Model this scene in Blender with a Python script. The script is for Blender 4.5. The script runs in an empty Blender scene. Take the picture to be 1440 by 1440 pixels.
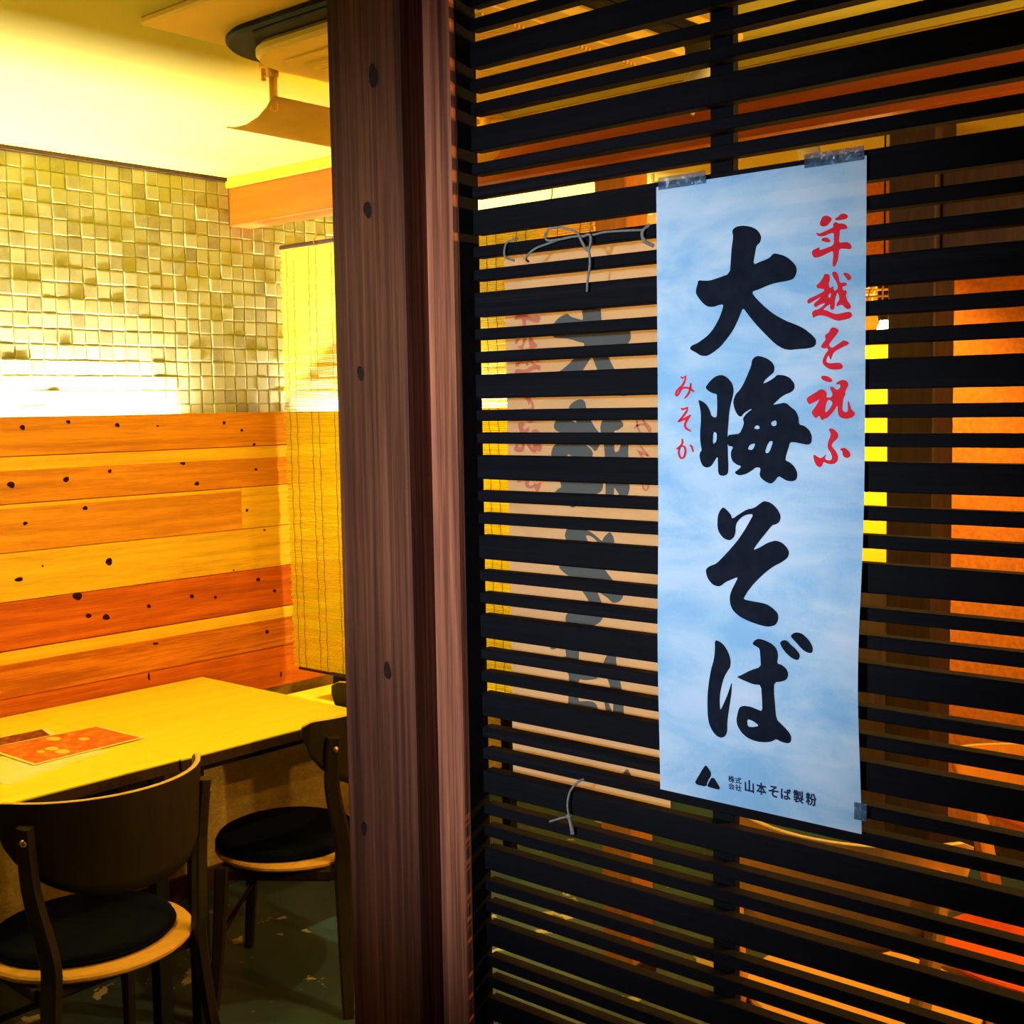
import bpy, bmesh, math, random
from mathutils import Vector, Matrix, noise
R = math.radians
random.seed(7)
sc = bpy.context.scene
COL = sc.collection

# ------------------------------------------------------------------ camera, world, large lights, exposure
EYE = 1.57
def set_camera():
    yaw, pitch, roll, f = R(41.0746), R(4.7636), R(-0.96023), 1785.28
    fw = Vector((-math.sin(yaw)*math.cos(pitch), math.cos(yaw)*math.cos(pitch), -math.sin(pitch)))
    r = Vector((math.cos(yaw), math.sin(yaw), 0)); u = r.cross(fw)
    rr = math.cos(roll)*r + math.sin(roll)*u
    uu = -math.sin(roll)*r + math.cos(roll)*u
    cd = bpy.data.cameras.new('camera'); co = bpy.data.objects.new('camera', cd); COL.objects.link(co)
    cd.sensor_width = 36.0; cd.sensor_fit = 'HORIZONTAL'; cd.lens = f/1440*36.0
    cd.clip_start = 0.02; cd.clip_end = 60
    m = Matrix.Identity(4)
    for i in range(3):
        m[i][0] = rr[i]; m[i][1] = uu[i]; m[i][2] = -fw[i]
    m[2][3] = EYE
    co.matrix_world = m
    sc.camera = co
set_camera()
sc.view_settings.view_transform = 'Standard'
sc.view_settings.look = 'None'
sc.view_settings.gamma = 1.0
sc.view_settings.use_curve_mapping = False
sc.view_settings.exposure = 0.0
w = bpy.data.worlds.new('world'); sc.world = w; w.use_nodes = True
w.node_tree.nodes['Background'].inputs[0].default_value = (0.35, 0.5, 0.85, 1)
w.node_tree.nodes['Background'].inputs[1].default_value = 0.03
sc.cycles.max_bounces = 10
sc.cycles.diffuse_bounces = 6
sc.cycles.sample_clamp_indirect = 6.0
sc.cycles.caustics_reflective = False
sc.cycles.caustics_refractive = False

def light(name, kind, loc, energy, color, aim=None, **kw):
    d = bpy.data.lights.new(name, kind); d.energy = energy; d.color = color
    for k, v in kw.items(): setattr(d, k, v)
    o = bpy.data.objects.new(name, d); COL.objects.link(o); o.location = loc
    if aim is not None:
        o.rotation_euler = (Vector(aim)-Vector(loc)).to_track_quat('-Z', 'Y').to_euler()
    return o
# cool unseen spotlight, added behind the viewer to light poster and post
light('added_poster_spot', 'SPOT', (-0.70, -1.30, 1.75), 345, (0.60, 0.77, 0.94), aim=(-1.04, 1.25, 1.45),
      spot_size=R(33), spot_blend=1.0, shadow_soft_size=0.12)
# warm colours of the cove tubes and pendants; pendants beyond the frame are added
TUBE_COL = (1.0, 0.90, 0.82)
TUBE_W = 3500.0
PEND_COL = (1.0, 0.60, 0.14)

# ------------------------------------------------------------------ helpers
def tag(o, label=None, cat=None, group=None, kind=None):
    if label: o['label'] = label
    if cat: o['category'] = cat
    if group: o['group'] = group
    if kind: o['kind'] = kind
    return o
def empty(name, loc=(0, 0, 0), rz=0.0):
    o = bpy.data.objects.new(name, None); COL.objects.link(o); o.location = loc; o.rotation_euler = (0, 0, rz)
    o.empty_display_size = 0.05
    return o
def link(name, mesh, mat=None, parent=None, loc=(0, 0, 0), rot=(0, 0, 0)):
    o = bpy.data.objects.new(name, mesh); COL.objects.link(o)
    if mat is not None and not mesh.materials: mesh.materials.append(mat)
    o.location = loc; o.rotation_euler = rot
    if parent is not None: o.parent = parent
    return o
def mesh_from(name, v, f, smooth=False):
    me = bpy.data.meshes.new(name); me.from_pydata([tuple(p) for p in v], [], f)
    if smooth:
        me.polygons.foreach_set('use_smooth', [True]*len(me.polygons))
    me.update(); return me
class MB:
    def __init__(s): s.v = []; s.f = []
    def add(s, v, f):
        n = len(s.v); s.v += [tuple(p) for p in v]; s.f += [tuple(i+n for i in q) for q in f]
    def box(s, x0, x1, y0, y1, z0, z1, c=0.0):
        if c <= 0:
            s.add([(x0,y0,z0),(x1,y0,z0),(x1,y1,z0),(x0,y1,z0),(x0,y0,z1),(x1,y0,z1),(x1,y1,z1),(x0,y1,z1)],
                  [(0,3,2,1),(4,5,6,7),(0,1,5,4),(1,2,6,5),(2,3,7,6),(3,0,4,7)]); return
        X = (x0, x1); Y = (y0, y1); Z = (z0, z1); idx = {}; v = []
        for i in (0,1):
            for j in (0,1):
                for k in (0,1):
                    sx = c if i == 0 else -c; sy = c if j == 0 else -c; sz = c if k == 0 else -c
                    idx[(i,j,k,0)] = len(v); v.append((X[i], Y[j]+sy, Z[k]+sz))
                    idx[(i,j,k,1)] = len(v); v.append((X[i]+sx, Y[j], Z[k]+sz))
                    idx[(i,j,k,2)] = len(v); v.append((X[i]+sx, Y[j]+sy, Z[k]))
        g = lambda i,j,k,a: idx[(i,j,k,a)]
        f = []
        f += [(g(0,0,0,0),g(0,0,1,0),g(0,1,1,0),g(0,1,0,0)), (g(1,0,0,0),g(1,1,0,0),g(1,1,1,0),g(1,0,1,0))]
        f += [(g(0,0,0,1),g(1,0,0,1),g(1,0,1,1),g(0,0,1,1)), (g(0,1,0,1),g(0,1,1,1),g(1,1,1,1),g(1,1,0,1))]
        f += [(g(0,0,0,2),g(0,1,0,2),g(1,1,0,2),g(1,0,0,2)), (g(0,0,1,2),g(1,0,1,2),g(1,1,1,2),g(0,1,1,2))]
        for i in (0,1):
            for j in (0,1): f.append((g(i,j,0,0),g(i,j,1,0),g(i,j,1,1),g(i,j,0,1)))
        for i in (0,1):
            for k in (0,1): f.append((g(i,0,k,0),g(i,1,k,0),g(i,1,k,2),g(i,0,k,2)))
        for j in (0,1):
            for k in (0,1): f.append((g(0,j,k,1),g(1,j,k,1),g(1,j,k,2),g(0,j,k,2)))
        for i in (0,1):
            for j in (0,1):
                for k in (0,1): f.append((g(i,j,k,0),g(i,j,k,1),g(i,j,k,2)))
        s.add(v, f)
    def tube(s, pts, rad, n=8, cap=True):
        P = [Vector(p) for p in pts]; m = len(P)
        rad = rad if isinstance(rad, (list, tuple)) else [rad]*m
        t = [(P[min(i+1, m-1)]-P[max(i-1, 0)]).normalized() for i in range(m)]
        up = Vector((0, 0, 1)) if abs(t[0].z) < 0.9 else Vector((1, 0, 0))
        a = t[0].cross(up).normalized(); v = []; f = []
        for i in range(m):
            a = (a - t[i]*a.dot(t[i])).normalized(); b = t[i].cross(a)
            for k in range(n):
                q = 2*math.pi*k/n; v.append(P[i]+(a*math.cos(q)+b*math.sin(q))*rad[i])
        for i in range(m-1):
            for k in range(n): f.append((i*n+k, i*n+(k+1) % n, (i+1)*n+(k+1) % n, (i+1)*n+k))
        if cap: f.append(tuple(range(n-1, -1, -1))); f.append(tuple((m-1)*n+k for k in range(n)))
        s.add(v, f)
    def bar(s, pts, wx, wy, axis=(0, 1, 0)):      # rectangular section swept along points, wy along axis
        P = [Vector(p) for p in pts]; m = len(P); ax = Vector(axis); v = []; f = []
        for i in range(m):
            t = (P[min(i+1, m-1)]-P[max(i-1, 0)]).normalized()
            b = (ax - t*ax.dot(t)).normalized(); a = t.cross(b)
            hx = (wx[i] if isinstance(wx, list) else wx)/2; hy = (wy[i] if isinstance(wy, list) else wy)/2
            c = 0.3
            for (p, q) in ((-1,-1+c),(-1+c,-1),(1-c,-1),(1,-1+c),(1,1-c),(1-c,1),(-1+c,1),(-1,1-c)):
                v.append(P[i]+a*hx*p+b*hy*q)
        n = 8
        for i in range(m-1):
            for k in range(n): f.append((i*n+k, i*n+(k+1) % n, (i+1)*n+(k+1) % n, (i+1)*n+k))
        f.append(tuple(range(n-1, -1, -1))); f.append(tuple((m-1)*n+k for k in range(n)))
        s.add(v, f)
    def lathe(s, prof, n=24, cx=0, cy=0):
        v = []; f = []; m = len(prof)
        for (r, z) in prof:
            for k in range(n):
                a = 2*math.pi*k/n; v.append((cx+r*math.cos(a), cy+r*math.sin(a), z))
        for i in range(m-1):
            for k in range(n): f.append((i*n+k, i*n+(k+1) % n, (i+1)*n+(k+1) % n, (i+1)*n+k))
        s.add(v, f)
    def slab(s, outline, z0, z1, c=0.0):          # closed outline in xy, given thickness, chamfer c
        n = len(outline); cx = sum(p[0] for p in outline)/n; cy = sum(p[1] for p in outline)/n
        def ins(d): 
            o = []
            for p in outline:
                q = Vector((p[0]-cx, p[1]-cy)); L = max(q.length, 1e-6); o.append((cx+q.x*(L-d)/L, cy+q.y*(L-d)/L))
            return o
        rings = [(ins(c), z0), (outline, z0+c), (outline, z1-c), (ins(c), z1)] if c > 0 else [(outline, z0), (outline, z1)]
        v = []; f = []
        for o, z in rings: v += [(p[0], p[1], z) for p in o]
        for i in range(len(rings)-1):
            for k in range(n): f.append((i*n+k, i*n+(k+1) % n, (i+1)*n+(k+1) % n, (i+1)*n+k))
        f.append(tuple(range(n-1, -1, -1))); f.append(tuple((len(rings)-1)*n+k for k in range(n)))
        s.add(v, f)
    def build(s, name, mat, parent=None, smooth=False, loc=(0, 0, 0), rot=(0, 0, 0)):
        me = mesh_from(name, s.v, s.f, smooth)
        bm = bmesh.new(); bm.from_mesh(me); bmesh.ops.recalc_face_normals(bm, faces=bm.faces); bm.to_mesh(me); bm.free()
        return link(name, me, mat, parent, loc, rot)
def box_obj(name, b, mat, parent=None, c=0.002):
    m = MB(); m.box(*b, c=c); return m.build(name, mat, parent)
def copy_tree(o, parent=None):
    c = o.copy(); COL.objects.link(c); c.parent = parent
    for ch in list(o.children): copy_tree(ch, c)
    return c

# ------------------------------------------------------------------ materials
def nt(name):
    m = bpy.data.materials.new(name); m.use_nodes = True; t = m.node_tree
    return m, t, t.nodes['Principled BSDF']
def N(t, kind, **kw):
    n = t.nodes.new(kind)
    for k, v in kw.items():
        if k.startswith('i_'):
            key = k[2:]; key = int(key) if key.isdigit() else key.replace('_', ' ')
            n.inputs[key].default_value = v
        else: setattr(n, k, v)
    return n
def ramp(t, fac, stops):
    r = N(t, 'ShaderNodeValToRGB'); e = r.color_ramp.elements
    while len(e) < len(stops): e.new(0.5)
    for i, (p, c) in enumerate(stops): e[i].position = p; e[i].color = (*c, 1)
    t.links.new(fac, r.inputs[0]); return r.outputs[0]
def mapped(t, scale, coord='Object', rand=False):
    tc = N(t, 'ShaderNodeTexCoord'); mp = N(t, 'ShaderNodeMapping'); mp.inputs['Scale'].default_value = scale
    if coord == 'World': 
        g = N(t, 'ShaderNodeNewGeometry'); t.links.new(g.outputs['Position'], mp.inputs[0])
    else: t.links.new(tc.outputs[coord], mp.inputs[0])
    if rand:
        oi = N(t, 'ShaderNodeObjectInfo'); mu = N(t, 'ShaderNodeMath', operation='MULTIPLY'); mu.inputs[1].default_value = 37.0
        t.links.new(oi.outputs['Random'], mu.inputs[0])
        cb = N(t, 'ShaderNodeCombineXYZ')
        for k in range(3): t.links.new(mu.outputs[0], cb.inputs[k])
        t.links.new(cb.outputs[0], mp.inputs['Location'])
    return mp.outputs[0]
def bump(t, b, fac, strength, dist=0.002):
    n = N(t, 'ShaderNodeBump'); n.inputs['Strength'].default_value = strength; n.inputs['Distance'].default_value = dist
    t.links.new(fac, n.inputs['Height']); t.links.new(n.outputs[0], b.inputs['Normal'])
def noise_tex(t, vec, scale, detail=4, rough=0.55, dist=0.0):
    n = N(t, 'ShaderNodeTexNoise'); n.inputs['Scale'].default_value = scale; n.inputs['Detail'].default_value = detail
    n.inputs['Roughness'].default_value = rough; n.inputs['Distortion'].default_value = dist
    t.links.new(vec, n.inputs['Vector']); return n.outputs['Fac']
def plain(name, col, rough=0.5, metal=0.0, var=0.12, scale=12.0, bstr=0.05, spec=0.3):
    m, t, b = nt(name); v = mapped(t, (1, 1, 1)); f = noise_tex(t, v, scale)
    lo = tuple(max(c*(1-var), 0) for c in col); hi = tuple(min(c*(1+var), 1) for c in col)
    t.links.new(ramp(t, f, [(0.3, lo), (0.7, hi)]), b.inputs['Base Color'])
    b.inputs['Roughness'].default_value = rough; b.inputs['Metallic'].default_value = metal; b.inputs['Specular IOR Level'].default_value = spec
    if bstr: bump(t, b, f, bstr)
    return m
def wood(name, stops, stretch=(1, 1, 12), scale=5.0, rough=0.5, fine=0.35, bstr=0.15, rand=True, coord='Object', spec=0.2):
    """grain runs along the axis whose stretch value is smallest"""
    m, t, b = nt(name); v = mapped(t, stretch, coord, rand)
    f1 = noise_tex(t, v, scale, 3, 0.5, 0.6); f2 = noise_tex(t, v, scale*7, 5, 0.65)
    mx = N(t, 'ShaderNodeMix', data_type='FLOAT'); mx.inputs[0].default_value = fine
    t.links.new(f1, mx.inputs[2]); t.links.new(f2, mx.inputs[3])
    t.links.new(ramp(t, mx.outputs[0], stops), b.inputs['Base Color'])
    b.inputs['Roughness'].default_value = rough; b.inputs['Specular IOR Level'].default_value = spec
    bump(t, b, f2, bstr, 0.001)
    return m
def emit(name, col, strength):
    m, t, b = nt(name)
    v = mapped(t, (1, 1, 1)); f = noise_tex(t, v, 3.0, 1)
    t.links.new(ramp(t, f, [(0.0, tuple(c*0.98 for c in col)), (1.0, col)]), b.inputs['Emission Color'])
    b.inputs['Base Color'].default_value = (*col, 1); b.inputs['Emission Strength'].default_value = strength
    return m

# ------------------------------------------------------------------ material set
M = {}
M['ceiling'] = plain('ceiling_paint', (0.56, 0.49, 0.060), 0.8, var=0.02, scale=3, bstr=0.02)
M['orange_plaster'] = plain('orange_plaster', (0.42, 0.105, 0.004), 0.85, var=0.22, scale=60, bstr=0.5)
M['yellow_plaster'] = plain('yellow_plaster', (0.95, 0.52, 0.012), 0.8, var=0.05, scale=20, bstr=0.15)
M['dark_plaster'] = plain('dark_plaster', (0.10, 0.10, 0.12), 0.85, var=0.1, scale=20)
def stucco():
    m, t, b = nt('rough_stucco'); v = mapped(t, (1, 1, 1.7), 'World')
    f = noise_tex(t, v, 55, 6, 0.7, 0.4); f2 = noise_tex(t, v, 7, 3)
    mx = N(t, 'ShaderNodeMix', data_type='FLOAT'); mx.inputs[0].default_value = 0.5
    t.links.new(f, mx.inputs[2]); t.links.new(f2, mx.inputs[3])
    t.links.new(ramp(t, mx.outputs[0], [(0.35, (0.44, 0.27, 0.05)), (0.65, (0.78, 0.52, 0.11))]), b.inputs['Base Color'])
    b.inputs['Roughness'].default_value = 0.9; bump(t, b, f, 0.9, 0.008); return m
M['stucco'] = stucco()
def tile_mat():
    m, t, b = nt('stone_mosaic'); g = N(t, 'ShaderNodeNewGeometry'); oi = N(t, 'ShaderNodeObjectInfo')
    ad = N(t, 'ShaderNodeMath', operation='ADD'); t.links.new(g.outputs['Random Per Island'], ad.inputs[0]); t.links.new(oi.outputs['Random'], ad.inputs[1])
    fr = N(t, 'ShaderNodeMath', operation='FRACT'); t.links.new(ad.outputs[0], fr.inputs[0])
    v = mapped(t, (1, 1, 1), 'World'); f = noise_tex(t, v, 45, 4, 0.6)
    mx = N(t, 'ShaderNodeMix', data_type='FLOAT'); mx.inputs[0].default_value = 0.35
    t.links.new(fr.outputs[0], mx.inputs[2]); t.links.new(f, mx.inputs[3])
    t.links.new(ramp(t, mx.outputs[0], [(0.18, (0.20, 0.175, 0.070)), (0.36, (0.31, 0.295, 0.120)), (0.85, (0.36, 0.35, 0.150))]), b.inputs['Base Color'])
    b.inputs['Roughness'].default_value = 0.6; b.inputs['Specular IOR Level'].default_value = 0.2; bump(t, b, f, 0.2, 0.002); return m
PITCH, TY0, TZ0 = 0.0452, 1.20, 2.3175-18*0.0452
M['tile'] = tile_mat()
M['grout'] = plain('tile_grout', (0.42, 0.41, 0.18), 0.9, var=0.08)
def floor_mat():
    m, t, b = nt('worn_floor_paint'); v = mapped(t, (1, 1, 1), 'World')
    f = noise_tex(t, v, 9, 5, 0.6, 0.3); f2 = noise_tex(t, v, 2.2, 2)
    ad = N(t, 'ShaderNodeMath', operation='MULTIPLY_ADD'); ad.inputs[1].default_value = 0.5
    t.links.new(f2, ad.inputs[0]); t.links.new(f, ad.inputs[2])
    c = ramp(t, ad.outputs[0], [(0.30, (0.016, 0.036, 0.044)), (0.70, (0.034, 0.066, 0.074)), (0.885, (0.036, 0.068, 0.076)), (0.90, (0.50, 0.42, 0.22))])
    t.links.new(c, b.inputs['Base Color']); b.inputs['Roughness'].default_value = 0.38; bump(t, b, f, 0.12, 0.003); return m
M['floor'] = floor_mat()
# cedar boards of the wainscot, one tone per board
def plank_mat(name, lo, hi):
    return wood(name, [(0.34, tuple(c*0.72 for c in lo)), (0.47, lo), (0.60, hi), (0.8, tuple(c*1.05 for c in hi))], (6, 0.45, 11), 3.4, 0.5, 0.42, 0.10)
M['cedar_orange'] = plank_mat('cedar_orange', (0.62, 0.22, 0.012), (0.80, 0.32, 0.018))
M['cedar_tan'] = plank_mat('cedar_tan', (0.68, 0.26, 0.016), (0.80, 0.36, 0.024))
M['cedar_light'] = plank_mat('cedar_light', (0.84, 0.48, 0.025), (0.92, 0.58, 0.035))
M['cedar_red'] = plank_mat('cedar_red', (0.50, 0.095, 0.008), (0.66, 0.15, 0.012))
M['cedar_brown'] = plank_mat('cedar_brown', (0.46, 0.11, 0.008), (0.70, 0.22, 0.015))
M['knot'] = plain('knot_wood', (0.030, 0.006, 0.001), 0.8, var=0.5, scale=300, spec=0.05)
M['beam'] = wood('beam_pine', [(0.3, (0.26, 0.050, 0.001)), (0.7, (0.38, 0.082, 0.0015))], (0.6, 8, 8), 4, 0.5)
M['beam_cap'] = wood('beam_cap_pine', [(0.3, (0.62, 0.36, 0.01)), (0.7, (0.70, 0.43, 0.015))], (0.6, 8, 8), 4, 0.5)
M['dark_wood'] = wood('dark_stained_wood', [(0.3, (0.020, 0.010, 0.006)), (0.7, (0.055, 0.026, 0.014))], (10, 10, 0.6), 6, 0.6)
M['baseboard'] = wood('baseboard_wood', [(0.3, (0.03, 0.014, 0.006)), (0.7, (0.06, 0.028, 0.012))], (8, 0.6, 8), 5, 0.5)
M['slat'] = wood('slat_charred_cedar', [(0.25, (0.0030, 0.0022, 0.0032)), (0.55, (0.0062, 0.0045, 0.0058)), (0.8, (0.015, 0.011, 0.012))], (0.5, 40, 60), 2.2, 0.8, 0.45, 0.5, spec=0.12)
def post_mat(name, gain):
    m, t, b = nt(name); v = mapped(t, (16, 16, 0.45), 'Object', True)
    f1 = noise_tex(t, v, 2.4, 3, 0.5, 0.8); f2 = noise_tex(t, v, 9, 6, 0.7); 
    v3 = mapped(t, (1, 1, 0.6)); f3 = noise_tex(t, v3, 2.2, 2)
    mx = N(t, 'ShaderNodeMix', data_type='FLOAT'); mx.inputs[0].default_value = 0.5
    t.links.new(f1, mx.inputs[2]); t.links.new(f2, mx.inputs[3])
    v4 = mapped(t, (70, 70, 0.5)); f4 = noise_tex(t, v4, 2.0, 4, 0.6)
    mx4 = N(t, 'ShaderNodeMix', data_type='FLOAT'); mx4.inputs[0].default_value = 0.35
    t.links.new(mx.outputs[0], mx4.inputs[2]); t.links.new(f4, mx4.inputs[3])
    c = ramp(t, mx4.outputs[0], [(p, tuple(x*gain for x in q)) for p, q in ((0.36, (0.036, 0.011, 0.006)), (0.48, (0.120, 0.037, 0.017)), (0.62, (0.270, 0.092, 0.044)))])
    c2 = ramp(t, f3, [(0.35, (0.62, 0.55, 0.58)), (0.65, (1.0, 0.92, 0.85))])
    mu = N(t, 'ShaderNodeMix', data_type='RGBA', blend_type='MULTIPLY'); mu.inputs[0].default_value = 1
    t.links.new(c, mu.inputs[6]); t.links.new(c2, mu.inputs[7])
    t.links.new(mu.outputs[2], b.inputs['Base Color']); b.inputs['Roughness'].default_value = 0.65; b.inputs['Specular IOR Level'].default_value = 0.15
    bump(t, b, f4, 0.5, 0.003); return m
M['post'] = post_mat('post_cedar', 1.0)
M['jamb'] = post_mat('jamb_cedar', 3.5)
M['post_knot'] = plain('post_knot', (0.022, 0.010, 0.008), 0.7, spec=0.1, var=0.5, scale=200)

# ------------------------------------------------------------------ the setting
XW, XT, XF = -3.41, -3.48, -3.44          # wainscot face, tile bed, stucco face
CEIL, YB, XR, YF = 2.33, 4.2, 1.6, -1.9
tag(box_obj('floor', (-3.7, XR+.1, YF, YB+.1, -0.06, 0.0), M['floor'], c=0), kind='structure')
tag(box_obj('ceiling', (-3.7, XR+.1, YF, YB+.1, CEIL, CEIL+.06), M['ceiling'], c=0), kind='structure')
tag(box_obj('wall_right', (XR, XR+.1, YF, YB, 0, CEIL), M['dark_plaster'], c=0), kind='structure')
# far wall: yellow plaster on the left of the pillars, orange plaster on the right, dark wainscot on the left
wb = tag(box_obj('wall_back', (-3.7, XR+.1, YB+.02, YB+.1, 0, CEIL), M['orange_plaster'], c=0), kind='structure')
box_obj('plaster_panel', (-3.48, -1.86, YB, YB+.02, 0.93, 1.76), M['yellow_plaster'], wb, 0)
box_obj('upper_panel', (-3.48, -1.86, YB, YB+.02, 1.76, CEIL), M['orange_plaster'], wb, 0)
box_obj('wainscot', (-3.48, -1.86, YB-.015, YB+.02, 0, 0.93), M['dark_wood'], wb, 0.004)
# left wall: bed, mosaic tiles, cedar boards, stucco, baseboard
wl = tag(box_obj('wall_left', (-3.7, XT, YF, YB+.1, 0, CEIL), M['grout'], c=0), kind='structure')
box_obj('stucco_base', (XT, XF, YF, YB, 0.0, 0.70), M['stucco'], wl, 0)
box_obj('ceiling_shadow_strip', (XT, XT+.012, YF, YB, CEIL-.012, CEIL), M['dark_wood'], wl, 0)  # dark strip drawn in for the shadow gap along the ceiling line
bb = box_obj('baseboard_left', (XF, XF+.015, YF, YB, 0, 0.078), M['baseboard'], None, 0.003); tag(bb, kind='structure')
bb2 = box_obj('baseboard_back', (-1.86, XR, YB, YB+.02, 0, 0.08), M['baseboard'], None, 0.003); tag(bb2, kind='structure')
# tiles: proud and recessed stones of one pitch, in two mesh shapes
def tile_mesh(seed, h):
    rr = random.Random(seed); a = PITCH/2-0.0012; c = 0.004
    j = lambda: rr.uniform(-0.0008, 0.0008)
    o = [(-a+j(), -a+j()), (a+j(), -a+j()), (a+j(), a+j()), (-a+j(), a+j())]
    v = [(0, p[0], p[1]) for p in o] + [(h-0.0009, p[0], p[1]) for p in o] + [(h, p[0]*(1-c/a)+j(), p[1]*(1-c/a)+j()) for p in o]
    f = []
    for lv in (0, 4):
        for k in range(4): f.append((lv+k, lv+(k+1) % 4, lv+4+(k+1) % 4, lv+4+k))
    f.append((8, 9, 10, 11)); return v, f
TM = []
for k, h in enumerate((0.0050, 0.0060, 0.0056, 0.0075, 0.0053, 0.0095, 0.0058, 0.0067)):
    v, f = tile_mesh(k, h); me = mesh_from('tile', v, f); me.materials.append(M['tile']); TM.append((me, v, f))
rt = random.Random(3); field = MB(); cells = []
nrow = 18; ncol = int((YB-0.05-TY0)/PITCH)
for c in range(ncol):
    for r in range(nrow): cells.append((TY0+(c+.5)*PITCH, TZ0+(r+.5)*PITCH, rt.choice((0, 0, 1, 2, 4, 4, 6, 1, 3, 7, 5)), rt.uniform(-1, 1), rt.uniform(-1, 1)))
cells.sort(key=lambda q: (0 if q[0] > 1.74 and q[1] > 1.55 else 1, q[0]))
for n, (y, z, k, a, b) in enumerate(cells):
    if n < 300:
        link('tile', TM[k][0], None, wl, (XT-.0025, y, z), (0, a*0.016, b*0.014))
    else:
        field.add([(XT-.0025+p[0]+p[1]*b*.014, y+p[1], z+p[2]) for p in TM[k][1]], TM[k][2])
tag(field.build('tile_field', M['tile'], wl), kind='stuff')
# cedar boards: top edge first, each with its own tone; the third course is made of two lengths
edges = [1.565, 1.452, 1.318, 1.181, 1.042, 0.904, 0.768, 0.632]
tones = ['cedar_orange', 'cedar_orange', 'cedar_tan', 'cedar_light', 'cedar_red', 'cedar_brown', 'cedar_red']
planks = []
def plank(y0, y1, z0, z1, tone, proud=0.0):
    m = MB(); m.box(0.004, 0.02+proud, -(y1-y0)/2, (y1-y0)/2, -(z1-z0)/2+.0008, (z1-z0)/2-.0008, c=0.0018)
    o = m.build('plank', M[tone], wl, loc=(XW-.02, (y0+y1)/2, (z0+z1)/2)); planks.append((o, y0, y1, z0, z1, proud)); return o
for i, tn in enumerate(tones):
    z1, z0 = edges[i], edges[i+1]
    splits = {0: [0.4, 4.15], 2: [0.9, 2.556, 4.15], 4: [0.6, 4.15]}.get(i, [YF+.02, 1.2 if i % 2 else 0.9, 4.15])
    if splits[0] > YF: splits = [YF+.02]+splits
    for k in range(len(splits)-1):
        t2 = tn
        if i == 2 and splits[k] > 2.5: t2 = 'cedar_light'
        plank(splits[k], splits[k+1], z0, z1, t2, 0.0012*(i % 3))
# paler sapwood edge along the top of two courses
for (o, y0, y1, z0, z1, pr) in planks:
    hgt = {1.452: .040, 0.904: .038, 1.318: .012}.get(z1)
    if hgt and not (z1 == 1.318 and y0 > 2.5):
        m = MB(); m.box(0.018, 0.0206+pr, -(y1-y0)/2+.002, (y1-y0)/2-.002, (z1-z0)/2-hgt, (z1-z0)/2-.0022, c=0.0003)
        m.build('sapwood_edge', M['cedar_light'], o)
box_obj('wainscot_backing', (XT, XT+.014, YF, YB, 0.6, 1.50), M['dark_wood'], wl, 0)
# knots, flush ovals in the boards: y, z, half-length, half-height
KN = [(1.809,1.533,0.0084,0.0071),(1.951,1.546,0.0067,0.0057),(2.111,1.533,0.0078,0.0067),(2.251,1.527,0.0039,0.0034),(2.500,1.532,0.0062,0.0052),(2.569,1.506,0.0056,0.0048),(2.617,1.458,0.0056,0.0048),(1.766,1.373,0.0112,0.0095),(1.935,1.379,0.0095,0.0081),(2.078,1.396,0.0067,0.0057),(2.336,1.410,0.0095,0.0081),(2.523,1.421,0.0095,0.0081),(2.620,1.375,0.0056,0.0048),(2.386,1.341,0.0084,0.0071),(1.991,1.291,0.0078,0.0067),(2.577,1.242,0.0056,0.0048),(1.802,1.261,0.0067,0.0057),(2.063,1.124,0.0123,0.0105),(2.648,1.170,0.0045,0.0038),(1.776,1.103,0.0140,0.0056),(1.850,1.134,0.0034,0.0028),(2.517,1.049,0.0034,0.0028),(1.954,1.033,0.0146,0.0123),(1.987,0.970,0.0090,0.0076),(2.045,0.958,0.0112,0.0095),(2.193,0.972,0.0073,0.0062),(2.351,0.983,0.0078,0.0067),(2.441,0.969,0.0062,0.0052),(2.614,1.007,0.0078,0.0067),(2.681,0.961,0.0067,0.0057),(2.643,0.826,0.0078,0.0067),(2.211,0.852,0.0101,0.0041),(2.184,0.752,0.0041,0.0120),(2.698,0.671,0.0034,0.0101),(1.600,1.360,0.0126,0.0098),(1.500,1.100,0.0140,0.0098),(1.420,0.980,0.0140,0.0112),(1.300,1.540,0.0112,0.0084),(3.100,1.360,0.0112,0.0084),(3.300,1.100,0.0140,0.0098)]
for y, z, a, b in KN:
    for (o, y0, y1, z0, z1, pr) in planks:
        if y0 < y < y1 and z0 < z < z1:
            rk = random.Random(int(y*1000+z*77)); n = 22; p1, p2 = rk.uniform(0, 6), rk.uniform(0, 6); v = [(0, 0, 0)]
            for k in range(n):
                q = 2*math.pi*k/n; s = 1+.10*math.sin(2*q+p1)+.07*math.sin(3*q+p2); v.append((0, a*s*math.cos(q), b*s*math.sin(q)))
            me = mesh_from('knot', v, [(0, 1+k, 1+(k+1) % n) for k in range(n)])
            link('knot', me, M['knot'], o, (0.02+pr+0.0004, y-(y0+y1)/2, z-(z0+z1)/2)); break
# ceiling beam with a pale cap moulding, in front of the blind
bm_ = empty('ceiling_beam', (0, 0, 2.17)); tag(bm_, 'orange pine beam crossing under the ceiling in front of the bamboo blind', 'beam')
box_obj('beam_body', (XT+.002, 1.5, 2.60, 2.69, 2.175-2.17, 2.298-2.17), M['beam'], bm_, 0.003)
box_obj('cap_moulding', (XT+.002, 1.5, 2.588, 2.69, 2.298-2.17, 2.3295-2.17), M['beam_cap'], bm_, 0.002)

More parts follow.
